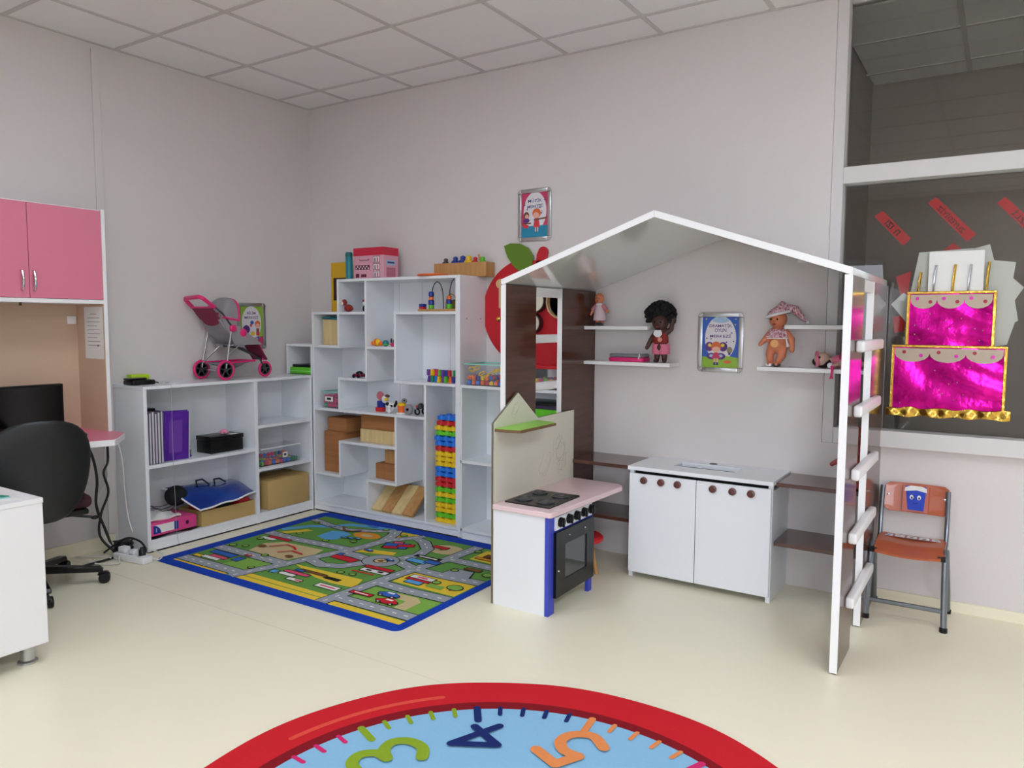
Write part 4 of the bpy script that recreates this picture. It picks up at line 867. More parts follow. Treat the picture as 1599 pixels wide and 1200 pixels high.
def legr(u, v): return (.09 + .15*u, -.712 + .085*v, 1.236 - .125*v)
def sidew(x):
    def fn(u, v): return (x, -1.0 + .14*u + .10*v + .08*u*v, 1.39 - .17*v - .05*u*(1-v))
    return fn
MB().grid(seatb, 8, 8, -.012).build('seat_back', Mgry, so); MB().grid(seats, 8, 8, -.014).build('seat', Mgry, so); MB().grid(legr, 6, 6, -.010).build('leg_rest', col('maroon_cloth', (120, 30, 62), .85), so)
MB().grid(sidew(.262), 6, 6, .006).build('seat_side', Mgry, so); MB().grid(sidew(.050), 6, 6, -.006).build('seat_side', Mgry, so)
def rearp(u, v): return (.05 + .21*u, -1.060 + .07*v, 1.462 - .085*v - .03*math.sin(PI*u)*v)
MB().grid(rearp, 8, 6, .005).build('rear_pocket', col('maroon_mesh', (128, 40, 66), .85), so); T_([(.05, -1.062, 1.464), (.26, -1.062, 1.464)], .006, 'pocket_trim', Mhot); T_([(.05, -.985, 1.378), (.15, -.985, 1.366), (.26, -.985, 1.378)], .006, 'pocket_trim', Mhot)
def bask(u, v): return (.06 + .20*u, -.985 + .235*v, 1.10 - .045*math.sin(PI*u)*math.sin(PI*v) + .01*v)
MB().grid(bask, 8, 8, .004).build('basket', col('grey_mesh', (138, 136, 142), .9), so); T_([(.262, -.985, 1.105), (.262, -.74, 1.112)], .006, 'basket_trim', Mhot); T_([(.05, -.985, 1.105), (.10, -.75, 1.112), (.262, -.74, 1.112)], .006, 'basket_trim', Mhot)
MB().ell((.262, -.835, 1.300), (.012, .032, .030)).build('buckle', Mhot, so); T_([(.262, -.86, 1.33), (.262, -.80, 1.262), (.25, -.74, 1.25)], .007, 'bumper_bar', Mhot); T_([(.24, -.70, 1.235), (.215, -.640, 1.165), (.205, -.628, 1.11)], .008, 'foot_trim', Mhot)

# ------------------------------------------------------------------ dolls and pink case on the wall shelves
def body(name, parent, m, balls, limbs, vox=.0045):
    """one continuous surface grown from overlapping rounds and tapered limbs"""
    b = MB()
    for (c, r) in balls: b.ell(c, r, 16, 12)
    for (pts, rr) in limbs:
        b.tube(pts, rr, 10)
        for p, q in ((pts[0], rr[0]), (pts[-1], rr[-1])): b.ell(p, q, 10, 8)
    o = b.build(name, m, parent, smooth=180); md = o.modifiers.new('remesh', 'REMESH'); md.mode = 'VOXEL'; md.voxel_size = vox; md.use_smooth_shade = True
    sm = o.modifiers.new('smooth', 'SMOOTH'); sm.factor = .5; sm.iterations = 4
    return o
def face(parent, c, r, fw, eye, lip, tilt=0):
    x, y, z = c; f = Vector(fw); rt = Vector((-f.y, f.x, 0))
    for s in (-1, 1):
        p = Vector(c) + f*r*.90 + rt*s*r*.36 + Vector((0, 0, r*.12)); MB().ell(p, r*.11, 10, 8).build('eye', eye, parent)
    MB().ell(Vector(c) + f*r*1.0 + Vector((0, 0, -r*.10)), r*.10, 8, 6).build('nose', parent.data.materials[0], parent)
    MB().ell(Vector(c) + f*r*.90 + Vector((0, 0, -r*.42)), (r*.22, r*.10, r*.08), 10, 6).build('mouth', lip, parent)
Mlip = col('doll_lips', (168, 60, 60), .5)
# dark doll with curly hair
z0 = 1.159
d2 = thing('curly_haired_doll', 'doll with big black curly hair and pink shorts on the left wall shelf', 'doll', (2.89, -.085, z0))
b2 = body('doll_body', d2, Mkd, [((2.893, -.090, 1.385), (.047, .045, .050)), ((2.895, -.085, 1.295), (.040, .030, .055)), ((2.895, -.085, 1.245), (.040, .032, .030))],
  [([(2.893, -.088, 1.36), (2.893, -.086, 1.32)], [.020, .024]), ([(2.868, -.085, 1.325), (2.838, -.085, 1.285), (2.818, -.095, 1.240)], [.018, .015, .012]), ([(2.925, -.085, 1.325), (2.955, -.085, 1.345), (2.968, -.090, 1.405)], [.018, .015, .011]),
   ([(2.878, -.085, 1.25), (2.878, -.088, 1.205), (2.876, -.090, z0+.012)], [.022, .018, .014]), ([(2.916, -.085, 1.25), (2.918, -.088, 1.205), (2.922, -.090, z0+.012)], [.022, .018, .014]), ([(2.876, -.088, z0+.011), (2.874, -.112, z0+.010)], [.012, .010]), ([(2.922, -.088, z0+.011), (2.926, -.112, z0+.010)], [.012, .010])])
face(b2, (2.893, -.090, 1.378), .047, (0, -1, 0), Mblk, Mlip)
hr = MB(); random.seed(11); hr.ell((2.885, -.068, 1.424), (.072, .050, .060), 16, 12)
for k in range(150):
    a = random.uniform(0, 2*PI); e = random.uniform(-.55, 1.45); R_ = .082
    p = Vector((2.885 + R_*1.02*math.cos(a)*math.cos(e), -.068 + .052*math.sin(a)*math.cos(e), 1.420 + R_*.88*math.sin(e)))
    if p.y < -.095 and abs(p.x - 2.893) < .045 and p.z < 1.425: continue
    hr.ell(p, random.uniform(.010, .017), 7, 5)
hr.build('hair', Mhair, b2)
MB().lathe([(.043, 0), (.042, .03), (.036, .055), (.026, .062), (.022, .050), (.034, .02), (.036, 0)], (2.895, -.085, 1.268), 'z', 18).build('top', Mredc, d2)
MB().prism([(2.868, 1.318), (2.885, 1.300), (2.905, 1.300), (2.922, 1.318), (2.915, 1.340), (2.875, 1.340)], 'y', -.135, -.128).build('collar', Mwht, d2, .003); MB().lathe([(.013, 0), (.013, -.003), (0, -.004)], (2.908, -.128, 1.288), 'y', 16).build('badge', col('peach_badge', (226, 150, 130), .6), d2)
sh = MB()
for s in (-1, 1): sh.tube([(2.897 + s*.019, -.085, 1.262), (2.897 + s*.021, -.086, 1.205)], [.031, .030], 14)
sh.build('shorts', Mpinkc, d2)
# small doll
z1 = 1.361
d1 = thing('small_doll', 'small orange faced doll in a pale pinafore on the upper left wall shelf', 'doll', (2.515, -.085, z1))
b1 = body('doll_body', d1, Mk, [((2.512, -.085, 1.520), (.028, .027, .032)), ((2.514, -.085, 1.45), (.026, .020, .040))], [([(2.512, -.085, 1.50), (2.513, -.085, 1.47)], [.012, .015]), ([(2.495, -.085, 1.475), (2.472, -.088, 1.450), (2.464, -.095, 1.428)], [.012, .010, .008]), ([(2.535, -.085, 1.475), (2.560, -.088, 1.452), (2.572, -.095, 1.440)], [.012, .010, .008]), ([(2.502, -.085, 1.42), (2.502, -.088, z1+.010)], [.013, .010]), ([(2.528, -.085, 1.42), (2.530, -.088, z1+.010)], [.013, .010])], .0035)
face(b1, (2.512, -.086, 1.516), .028, (0, -1, 0), Mblk, Mlip)
MB().lathe([(.038, 0), (.036, .02), (.026, .075), (.018, .092), (.014, .090), (.022, .06), (.030, 0)], (2.514, -.085, 1.392), 'z', 18).build('pinafore', Mpal, d1)
for s in (-1, 1):
    MB().tube([(2.514 + s*.020, -.085, 1.477), (2.514 + s*.044, -.088, 1.452)], [.015, .014], 10).build('sleeve', col('dusty_pink_cloth', (200, 130, 138), .85), d1); MB().rbox(2.514 + s*.013 - .011, 2.514 + s*.013 + .011, -.112, -.074, z1 + .0005, z1 + .020, .006, 2).build('shoe', Mgrd, d1)
MB().lathe([(.020, 0), (.022, .004), (.016, .012)], (2.513, -.086, 1.481), 'z', 14).build('collar', Mwht, d1)
# baby doll with hat
d3 = thing('baby_doll', 'baby doll in a rose print hat and bib standing on the right wall shelf', 'doll', (3.515, -.09, z0))
b3 = body('doll_body', d3, Mk, [((3.528, -.085, 1.402), (.045, .045, .047)), ((3.532, -.085, 1.300), (.044, .036, .055)), ((3.528, -.088, 1.270), (.046, .040, .040))],
  [([(3.528, -.085, 1.37), (3.530, -.085, 1.33)], [.022, .028]), ([(3.498, -.085, 1.335), (3.470, -.092, 1.300), (3.446, -.100, 1.272)], [.020, .017, .011]), ([(3.566, -.085, 1.335), (3.600, -.095, 1.300), (3.606, -.105, 1.245)], [.020, .018, .013]),
   ([(3.504, -.088, 1.262), (3.494, -.090, 1.215), (3.497, -.088, z0+.014)], [.026, .022, .014]), ([(3.556, -.088, 1.262), (3.552, -.090, 1.215), (3.530, -.092, z0+.014)], [.026, .023, .014]), ([(3.497, -.088, z0+.013), (3.494, -.115, z0+.012)], [.014, .012]), ([(3.530, -.092, z0+.013), (3.533, -.116, z0+.012)], [.014, .012])])
face(b3, (3.524, -.087, 1.395), .046, (-.15, -.98, 0), Mblk, Mlip)
def hat(u, v):
    a = 2*PI*u; e = .15 + 1.4*v; r = .056*math.cos(e*.98) + .003
    return (3.528 + r*math.cos(a) + .006*v, -.083 + r*.95*math.sin(a), 1.416 + .062*math.sin(e)*1.0 + .016*math.cos(a))
MB().grid(hat, 24, 8, .003).build('hat', Mrose, b3); MB().tube([hat(i/24, 0) for i in range(24)], .007, 8, True).build('hat_brim', Mwht, b3)
MB().tube([(3.560, -.070, 1.455), (3.605, -.060, 1.450), (3.640, -.060, 1.412), (3.662, -.065, 1.392)], [.026, .022, .014, .006], 10).build('hat_tail', Mrose, b3); MB().ell((3.668, -.066, 1.386), .009).build('pompom', Mwht, b3)
def bib(u, v): return (3.531 + (u-.5)*(.075 + .03*v), -.124 + .022*(2*u-1)**2 - .008*v, 1.350 - .045*v - .012*math.sin(PI*u)*v*0)
MB().grid(bib, 8, 5, .004).build('bib', Mrose, d3); MB().tube([bib(i/8, 1) for i in range(9)], .0035, 6).build('bib_hem', Mwht, d3); MB().tube([(3.575, -.105, 1.305), (3.582, -.112, 1.28), (3.588, -.112, 1.262)], [.004, .005, .009], 8).build('bib_tie', Mwht, d3)
MB().lathe([(.020, 0), (.020, -.003), (.014, -.003), (.014, -.001), (.0, -.001)], (3.524, -.127, 1.278), 'y', 18).build('tummy_button', col('peach_plastic', (240, 176, 110), .5), d3)
for x in (3.495, 3.532): MB().rbox(x - .015, x + .015, -.124, -.072, z0 + .0005, z0 + .018, .006, 2).build('shoe', Mwht if x < 3.51 else Mgrd, d3)
# lying doll
d4 = thing('lying_doll', 'dark haired doll in pink lying on its side on the right wall shelf', 'doll', (3.80, -.08, z0))
b4 = body('doll_body', d4, col('pale_skin_vinyl', (206, 170, 150), .5), [((3.748, -.090, 1.203), (.038, .036, .036)), ((3.835, -.085, 1.195), (.045, .026, .026))], [([(3.77, -.088, 1.198), (3.81, -.086, 1.195)], [.014, .018]), ([(3.84, -.10, 1.19), (3.825, -.130, 1.18), (3.806, -.145, 1.175)], [.012, .010, .008]), ([(3.87, -.085, 1.188), (3.96, -.085, 1.182)], [.018, .012])], .0035)
MB().ell((3.752, -.072, 1.190), (.055, .046, .030)).build('hair', col('dark_brown_hair', (34, 22, 22), .8), b4); MB().tube([(3.722 + .012*math.cos(t), -.082 - .044*math.cos(t*1.0), 1.195 + .042*math.sin(t)) for t in [i*PI/8 - .6 for i in range(9)]], .008, 8).build('hairband', Mpinkc, b4)
MB().ell((3.742, -.127, 1.214), (.006, .003, .006)).build('eye', Mblk, b4)
MB().tube([(3.80, -.086, 1.193), (3.835, -.086, 1.198), (3.88, -.088, 1.192)], [.026, .034, .036], 14).build('dress', Mpinkc, d4); MB().tube([(3.84, -.11, 1.205), (3.835, -.118, 1.230)], [.010, .006], 8).build('bow', col('crimson_cloth', (176, 24, 80), .7), d4)
MB().tube([(3.808, -.150, 1.172), (3.808, -.158, 1.150), (3.806, -.158, 1.128), (3.806, -.158, 1.112)], [.010, .005, .005, .010], 8).build('dangling_shoe', Mhot, d4); MB().ell((3.795, -.140, 1.176), (.014, .012, .014)).build('cuff', Mwht, d4)
# doll on the lower brown shelf, behind the ladder
zb = .601
d5 = thing('red_doll', 'reddish doll sitting on the brown shelf behind the right ladder', 'doll', (3.93, -.2, zb))
b5 = body('doll_body', d5, col('red_brown_vinyl', (150, 62, 56), .5), [((3.945, -.20, .850), (.042, .042, .046)), ((3.945, -.20, .730), (.038, .032, .070)), ((3.945, -.20, .640), (.042, .036, .038))], [([(3.945, -.20, .82), (3.945, -.20, .78)], [.02, .024]), ([(3.92, -.20, .77), (3.88, -.21, .735), (3.835, -.22, .705)], [.017, .014, .012]), ([(3.93, -.20, .63), (3.925, -.27, .622)], [.022, .018]), ([(3.96, -.20, .63), (3.958, -.27, .622)], [.022, .018])], .005)
MB().lathe([(.044, 0), (.042, .06), (.034, .10), (.028, .10), (.036, .05), (.038, 0)], (3.945, -.20, .66), 'z', 16).build('top', Mredc, d5); face(b5, (3.945, -.20, .846), .042, (0, -1, 0), Mblk, Mlip)
# pink case
t = thing('pink_case', 'flat hot pink toy case with a clear grey lid on the lower left wall shelf', 'case', (2.71, -.085, z0))
MB().prism(rrect(2.600, 2.815, -.145, -.025, .022), 'z', z0 + .0005, z0 + .024).build('tray', Mhot, t, .004); MB().prism(rrect(2.602, 2.813, -.143, -.027, .022), 'z', z0 + .0245, z0 + .046).build('lid', col('smoky_plastic', (120, 124, 130), .15, coat=.5), t, .008)
MB().tube([(2.790, -.148, z0 + .02), (2.800, -.156, z0 + .035), (2.795, -.148, z0 + .045)], .004, 6).build('latch', Mwht, t)

# ------------------------------------------------------------------ things in the low bookcase
zs = .5225
random.seed(21)
M_pg = col('page_edges', (206, 204, 214), .8); M_vio = mat('violet_cover', (92, 34, 160), .3, scale=5, c2=(74, 26, 140)); M_spine = col('dark_lilac_cover', (92, 84, 130), .4)
ORD = ['first', 'second', 'third', 'fourth', 'fifth', 'sixth', 'seventh', 'eighth', 'ninth', 'tenth']
for k in range(6):
    y = -1.549 + k*.0185; h = .300 + .006*((k*7) % 3)
    t = thing('notebook', 'thin grey notebook standing in the bookcase, %s from its left side' % ORD[k], 'notebook', (.20, y + .008, zs), 'notebooks in the low bookcase')
    B(.085, .290, y + .002, y + .013, zs + .003, zs + h).build('pages', M_pg, t)
    for q in (y, y + .0135): B(.082, .293, q, q + .0015, zs, zs + h + .003).build('cover', M_spine if k % 2 else M_grey, t)
t = thing('violet_folder', 'glossy violet folder leaning beside the notebooks in the bookcase', 'folder', (.24, -1.345, zs))
rot = Matrix.Translation((.2, -1.432, zs)) @ Matrix.Rotation(math.radians(-2), 4, 'X')
q = MB(); q.T = rot; q.box(.062, .068, .004, .170, 0.005, .302); q.build('cover', M_vio, t); q = MB(); q.T = rot; q.box(.052, .060, .004, .166, .005, .300); q.build('pages', M_pg, t)
q = MB(); q.T = rot; q.box(.0682, .0688, .035, .125, .05, .25); q.build('cover_panel', col('paler_violet', (112, 60, 170), .2), t); q = MB(); q.T = rot; q.box(.044, .050, .004, .172, .004, .308); q.build('back_cover', M_vio, t)  # panel in a slightly paler violet than the cover
q = MB(); q.T = rot; q.box(.046, .069, .1725, .176, .003, .304); q.build('page_edge', Mwht, t)
single('black_organiser', B(.08, .24, -1.548, -1.455, zs + .312, zs + .330), Mblk, 'black flat case lying on top of the thin grey notebooks', 'case', bevel=.003)
t = thing('toy_robot', 'small blue and black toy figure beside the violet folder', 'toy', (.22, -1.235, zs))
MB().rbox(.205, .240, -1.250, -1.225, zs + .012, zs + .050, .006, 2).build('torso', Mblk, t); MB().ell((.222, -1.237, zs + .064), .015).build('head', Mnav, t)
for y in (-1.247, -1.228): MB().rbox(.212, .240, y - .007, y + .007, zs + .0005, zs + .014, .003, 2).build('foot', Mnav, t)
t = thing('black_gift_box', 'black cardboard box with a pink ribbon rosette in the bookcase', 'box', (.19, -.98, zs))
MB().rbox(.115, .262, -1.100, -.852, zs + .0005, zs + .080, .003, 2).build('box_body', Mblk, t); MB().rbox(.112, .265, -1.103, -.849, zs + .081, zs + .110, .003, 2).build('lid', Mblk, t)
rb = MB()
for k in range(12):
    a = 2*PI*k/12; r = .020 if k % 2 else .030; c = Vector((.20, -.955, zs + .114)); d = Vector((math.cos(a), math.sin(a), 0))
    rb.tube([c + d*.004, c + d*r*.7 + Vector((0, 0, .022 if k % 2 else .012)), c + d*r + Vector((0, 0, .010 if k % 2 else .003))], [.004, .009, .005], 6)
rb.build('rosette', col('pink_ribbon', (240, 150, 180), .35), t); B(.225, .262, -.945, -.885, zs + .1102, zs + .1112).build('tag', Mwht, t)
# lower left bay
zf = .0745
t = thing('binder', 'hot pink ring binder with a white and blue label lying in the bookcase', 'binder', (.20, -1.40, zf)); zb_ = zf + .018
MB().rbox(.06, .306, -1.548, -1.245, zb_ + .0, zb_ + .076, .004, 2).build('binder_cover', col('binder_pink', (226, 70, 140), .4), t)
PB = Print((.3063, -1.548, zb_), (0, 1, 0), (0, 0, 1)); PB.rect(.014, .175, .014, .064, M_paper); PB.poly([(.014, .012)] + [(.014 + .050*math.sin(a), .012 + .052*math.cos(a)) for a in [i*PI/16 for i in range(9)]], Mnav); PB.text('I', .034, .034, .024, M_paper); PB.rect(.150, .178, .014, .064, Mnav); PB.oval(.238, .040, .011, .013, col('binder_hole', (60, 20, 60), .5)); PB.build('binder_label', t)
single('plastic_sleeve', MB().grid(lambda u, v: (.05 + .262*u, -1.552 + .33*v, zf + .010 + .006*math.sin(9*v + 4*u) + .002*math.sin(20*u)), 12, 16, .003), Mclear, 'crumpled clear plastic sleeves under the pink ring binder', 'sleeve')
single('paper_bundle', MB().grid(lambda u, v: (.07 + .20*u, -1.545 + .22*v, zb_ + .088 + .022*math.sin(PI*u)*math.sin(PI*v) + .006*math.sin(13*u + 9*v)), 12, 14, .010), M_paper, 'crumpled white papers lying on the pink ring binder', 'paper')
for k in range(3):
    random.seed(40 + k); pts = [(.10 + .05*k + .05*math.sin(i*.9 + k), -1.55 + .028*i, zb_ + .125 + .012*math.sin(i*1.7 + k)) for i in range(11)]
    single('thin_cable', MB().tube(pts, .0022, 6), Mblk, 'thin black cable tangled on the pink binder, %s of three from the wall' % ORD[k], 'cable', 'cables on the binder')
def openbox(name, lab, x0, x1, y0, y1, z0, z1, m, wall=.006):
    t = thing(name, lab, 'box', ((x0+x1)/2, (y0+y1)/2, z0)); B(x0, x1, y0, y1, z0 + .0003, z0 + wall).build('base', m, t)
    for (a, b, c, d) in ((x0, x0+wall, y0, y1), (x1-wall, x1, y0, y1), (x0+wall, x1-wall, y0, y0+wall), (x0+wall, x1-wall, y1-wall, y1)): B(a, b, c, d, z0 + wall, z1).build('side', m, t)
    return t
openbox('cardboard_tray', 'open low cardboard box under the blue bag in the bookcase', .06, .300, -1.205, -.800, zf, zf + .098, Mtan)
for k, (y, m, n) in enumerate(((-1.12, Mred, 'red'), (-.86, Mred, 'red'), (-1.0, Mblk, 'black'))):
    single('plastic_toy', MB().rbox(.10, .27, y - .045, y + .045, zf + .008, zf + (.120 if k < 2 else .110), .012, 2), m, ['red plastic toy at the left end of the low cardboard box', 'red plastic toy at the right end of the low cardboard box', 'black toy in the middle of the low cardboard box'][k], 'toy')
M_bag = mat('glossy_blue_bag', (16, 66, 160), .2, coat=.6, scale=4, c2=(10, 48, 134)); t = thing('blue_bag', 'glossy blue carrier bag with white trim lying on the cardboard box', 'bag', (.2, -1.05, zf + .10))
def bag(u, v): return (.05 + .262*u + .02*math.sin(3*v), -1.310 + .505*v + .09*u*(1-v), zf + .236 - .130*u**1.3*(1 - .60*v) - .02*v + .006*math.sin(7*u + 5*v) + .003*math.sin(15*v + 2*u) + .018*math.sin(PI*u)*math.sin(PI*v))
MB().grid(bag, 20, 26, .006).build('bag_body', M_bag, t)
edge = [bag(1, i/26) for i in range(27)]; MB().tube(edge, .006, 6).build('white_trim', Mwht, t); MB().tube([bag(i/20, 0) for i in range(21)], .006, 6).build('white_trim', Mwht, t)
for v0 in (.35, .62): MB().tube([Vector(bag(.25, v0)) + Vector((0, 0, .004)), Vector(bag(.12, v0 + .05)) + Vector((0, 0, .028)), Vector(bag(.12, v0 + .14)) + Vector((0, 0, .030)), Vector(bag(.25, v0 + .19)) + Vector((0, 0, .004))], .006, 6).build('handle', col('navy_webbing', (16, 26, 60), .7), t)
single('dark_cloth', MB().ell((.12, -1.26, zf + .190), (.07, .07, .065), 14, 10), col('black_fabric', (20, 22, 28), .9), 'dark bundled cloth behind the left end of the blue bag', 'cloth')
# right bay
t = thing('cardboard_carton', 'closed brown cardboard carton in the right bay of the bookcase', 'carton', (.17, -.51, zf))
MB().rbox(.05, .305, -.690, -.325, zf + .0005, zf + .205, .006, 2).build('carton_body', Mtan, t); 
for (a, b) in ((.05, .176), (.179, .305)): B(a, b, -.689, -.326, zf + .206, zf + .209).build('flap', Mtan, t)
PIECE = [Mred, Mgrn, Mblu, Myel, Mhot, col('forest_plastic', (30, 150, 90), .35), Mnav, Morg]
NAMES = ['red', 'lime green', 'blue', 'yellow', 'hot pink', 'dark green', 'navy', 'orange']
def tub(name, lab, x0, x1, y0, y1, z0, z1, lid, n, seed, where, pal=range(8), fill=.8, lidm=None, labeltag=None, face='x'):
    t = thing(name, lab, 'tub', ((x0+x1)/2, (y0+y1)/2, z0)); w = .0025
    B(x0, x1, y0, y1, z0 + .0005, z0 + w).build('tub_base', Mclear, t)
    for (a, b, c, d) in ((x0, x0+w, y0, y1), (x1-w, x1, y0, y1), (x0+w, x1-w, y0, y0+w), (x0+w, x1-w, y1-w, y1)): B(a, b, c, d, z0 + w, z1).build('tub_wall', Mclear, t)
    r = MB(); e = .004
    for (a, b, c, d) in ((x0-e, x1+e, y0-e, y0+w), (x0-e, x1+e, y1-w, y1+e), (x0-e, x0+w, y0+w, y1-w), (x1-w, x1+e, y0+w, y1-w)): r.box(a, b, c, d, z1 - .004, z1 + .003)
    r.build('rim', lidm or Mwht, t)
    if lid: MB().rbox(x0 - .005, x1 + .005, y0 - .005, y1 + .005, z1 + .0035, z1 + .014, .003, 2).build('lid', lidm, t)
    if labeltag:
        if face == 'x': p = Print((x1 + .0006, labeltag[0], labeltag[1]), (0, 1, 0), (0, 0, 1))
        else: p = Print((labeltag[0], y0 - .0006, labeltag[1]), (1, 0, 0), (0, 0, 1))
        p.rect(0, labeltag[2], 0, labeltag[3], M_paper)
        if len(labeltag) > 4: p.text(labeltag[4], labeltag[2]/2, labeltag[3]/2, labeltag[3]*.4, M_ink)
        else: p.rect(labeltag[2]*.25, labeltag[2]*.75, labeltag[3]*.3, labeltag[3]*.75, M_ink)
        p.build('price_label', t)
    random.seed(seed); s = .016; nx = max(1, int((x1-x0-.008)/(2*s))); ny = max(1, int((y1-y0-.008)/(2*s))); k = 0; pal = list(pal)
    lay = max(1, math.ceil(n/(nx*ny)))
    for L in range(lay):
        for i in range(nx):
            for j in range(ny):
                if k >= n: return t
                c = pal[random.randrange(len(pal))]; cx_ = x0 + .006 + (i+.5)*(x1-x0-.012)/nx; cy_ = y0 + .006 + (j+.5)*(y1-y0-.012)/ny; cz = z0 + .004 + L*.030
                T = Matrix.Translation((cx_, cy_, cz + .013)) @ Matrix.Rotation(random.uniform(0, 1.5), 4, 'Z'); q = MB(); q.T = T
                if random.random() < .5: q.rbox(-.013, .013, -.010, .010, -.012, .010, .003, 1); q.lathe([(.006, .010), (.006, .015), (0, .015)], (0, 0, 0), 'z', 8)
                else: q.lathe([(.013, -.012), (.014, 0), (.013, .012), (.006, .014)], (0, 0, 0), 'z', 10)
                single('plastic_piece', q, PIECE[c], 'small %s plastic piece in the %s' % (NAMES[c], where), 'toy piece', 'plastic pieces in the %s' % where); k += 1
    return t
tub('clear_tub', 'clear lidless plastic tub of toy pieces in the right bay of the bookcase', .09, .270, -.715, -.372, .3785, .500, False, 62, 5, 'tub in the low bookcase', labeltag=(-.53, .42, .042, .036))
# phone and bits on top of the bookcase
t = thing('telephone', 'black cordless telephone lying on the left end of the low bookcase', 'telephone', (.16, -1.49, LT))
MB().rbox(.09, .20, -1.565, -1.420, LT + .0005, LT + .030, .010, 3).build('handset', Mblk, t); MB().rbox(.11, .175, -1.575, -1.46, LT + .030, LT + .042, .006, 2).build('earpiece', Mblk, t); MB().tube([(.15, -1.418, LT + .014), (.16, -1.395, LT + .010), (.17, -1.385, LT + .006)], .004, 6).build('cord', Mblk, t)
for k, (a, h) in enumerate(((12, .052), (-8, .064))):
    q = MB(); q.T = Matrix.Translation((.07, -1.455, LT + .0005)) @ Matrix.Rotation(math.radians(a), 4, 'Z'); q.rbox(-.035, .035, -.055, .055, k*.029, k*.029 + .028, .004, 2)
    single('note_pad', q, Mlime, ['lime green note pad lying behind the telephone, the lower of two', 'lime green note pad lying behind the telephone, the upper of two'][k], 'note pad')
single('key_ring', MB().tube([(.17 + .012*math.sin(i*.9), -1.372 + .012*i, LT + .004 + .002*math.sin(i)) for i in range(9)], .0035, 6), M_chrome, 'thin metal keys lying on the bookcase right of the telephone', 'keys')
single('phone_wire', MB().tube([(.17, -1.39, LT + .004), (.24, -1.40, LT + .003), (.322, -1.40, LT + .001), (.324, -1.402, LT - .05), (.322, -1.402, .55), (.324, -1.395, .10), (.325, -1.385, .02), (.345, -1.36, .003), (.37, -1.33, .0025)], .0011, 6), col('grey_wire', (176, 172, 172), .5), 'thin grey wire hanging down the front of the low bookcase', 'wire')
# corner cube
zc = LT + .002
t = thing('green_case', 'bright green folder lying in the small corner cube', 'folder', (.18, -.17, zc)); MB().rbox(.070, .296, -.280, -.050, zc + .0005, zc + .048, .005, 2).build('folder_body', Mgrn, t); B(.070, .296, -.2805, -.2795, zc + .020, zc + .024).build('seam', col('mint_edge', (150, 236, 130), .4), t)
single('black_notebook', MB().rbox(.075, .290, -.260, -.05, zc + .049, zc + .068, .004, 2), Mblk, 'black notebook lying on the green folder in the corner cube', 'notebook')
t = thing('glue_bottle', 'little violet bottle standing on top of the small corner cube', 'bottle', (.300, -.17, 1.214)); MB().lathe([(.012, 0), (.012, .06), (.006, .075)], (.300, -.17, 1.2145), 'z', 14).build('bottle_body', Mpur, t); MB().lathe([(.007, .075), (.006, .095), (.002, .10)], (.300, -.17, 1.2145), 'z', 12).build('cap', Mwht, t)

# ------------------------------------------------------------------ things in the stepped shelf
def block(lab, x0, x1, y0, y1, z0, z1, m, m2=None, grp=None):
    t = thing('wooden_block', lab, 'block', ((x0+x1)/2, (y0+y1)/2, z0), grp); MB().rbox(x0, x1, y0, y1, z0 + .0005, z1, .0025, 2).build('block_body', m, t)
    B(x0 + .006, x1 - .006, y0 - .0008, y0 + .001, z0 + .007, z1 - .006).build('front_panel', m2 or m, t)
G1 = 'brown blocks in the stepped shelf'
block('tall brown wooden box standing at the left of the stepped shelf', .375, .560, -.235, -.05, tz[1], tz[1] + .296, Mcard, None, G1)
block('low brown wooden box on top of the tall brown box', .400, .590, -.225, -.04, tz[1] + .2965, tz[1] + .397, Mcard, None, G1)
block('long cream wooden box in the middle of the stepped shelf', .735, 1.095, -.235, -.04, tz[2], tz[2] + .092, Mwood, None, G1)
block('long brown wooden box on top of the long cream box', .735, 1.095, -.225, -.04, tz[2] + .0925, tz[2] + .190, Mcard, None, G1)
block('small brown wooden cube, left one of the lower pair', .868, .960, -.225, -.12, tz[1], tz[1] + .108, Mcard, None, G1)
block('small brown wooden cube, right one of the lower pair', .962, 1.096, -.235, -.12, tz[1], tz[1] + .112, Mcard, None, G1)
block('small light brown wooden cube stacked on the pair of cubes', .945, 1.096, -.215, -.11, tz[1] + .1125, tz[1] + .205, Mwoodm, None, G1)
PLK = ['pale wooden plank leaning in the stepped shelf, leftmost of four', 'mid brown wooden plank leaning in the stepped shelf, second from left', 'pale wooden plank leaning in the stepped shelf, third from left', 'mid brown wooden plank leaning in the stepped shelf, rightmost of four']
for k in range(4):
    q = MB(); q.T = Matrix.Translation((.866 + .093*k, -.272, tz[0] + .0005)) @ Matrix.Rotation(math.radians(-49), 4, 'X'); q.rbox(0, .090, .0, .022, 0.0, .245, .002, 1)
    q2 = MB(); q2.T = Matrix.Translation((0, 0, .0145)); 
    for p in q.v: p.z += .0005
    mn = min(p.z for p in q.v)
    for p in q.v: p.z += tz[0] + .0004 - mn
    single('wooden_plank', q, Mwood if k % 2 == 0 else Mwoodm, PLK[k], 'plank', 'leaning planks')
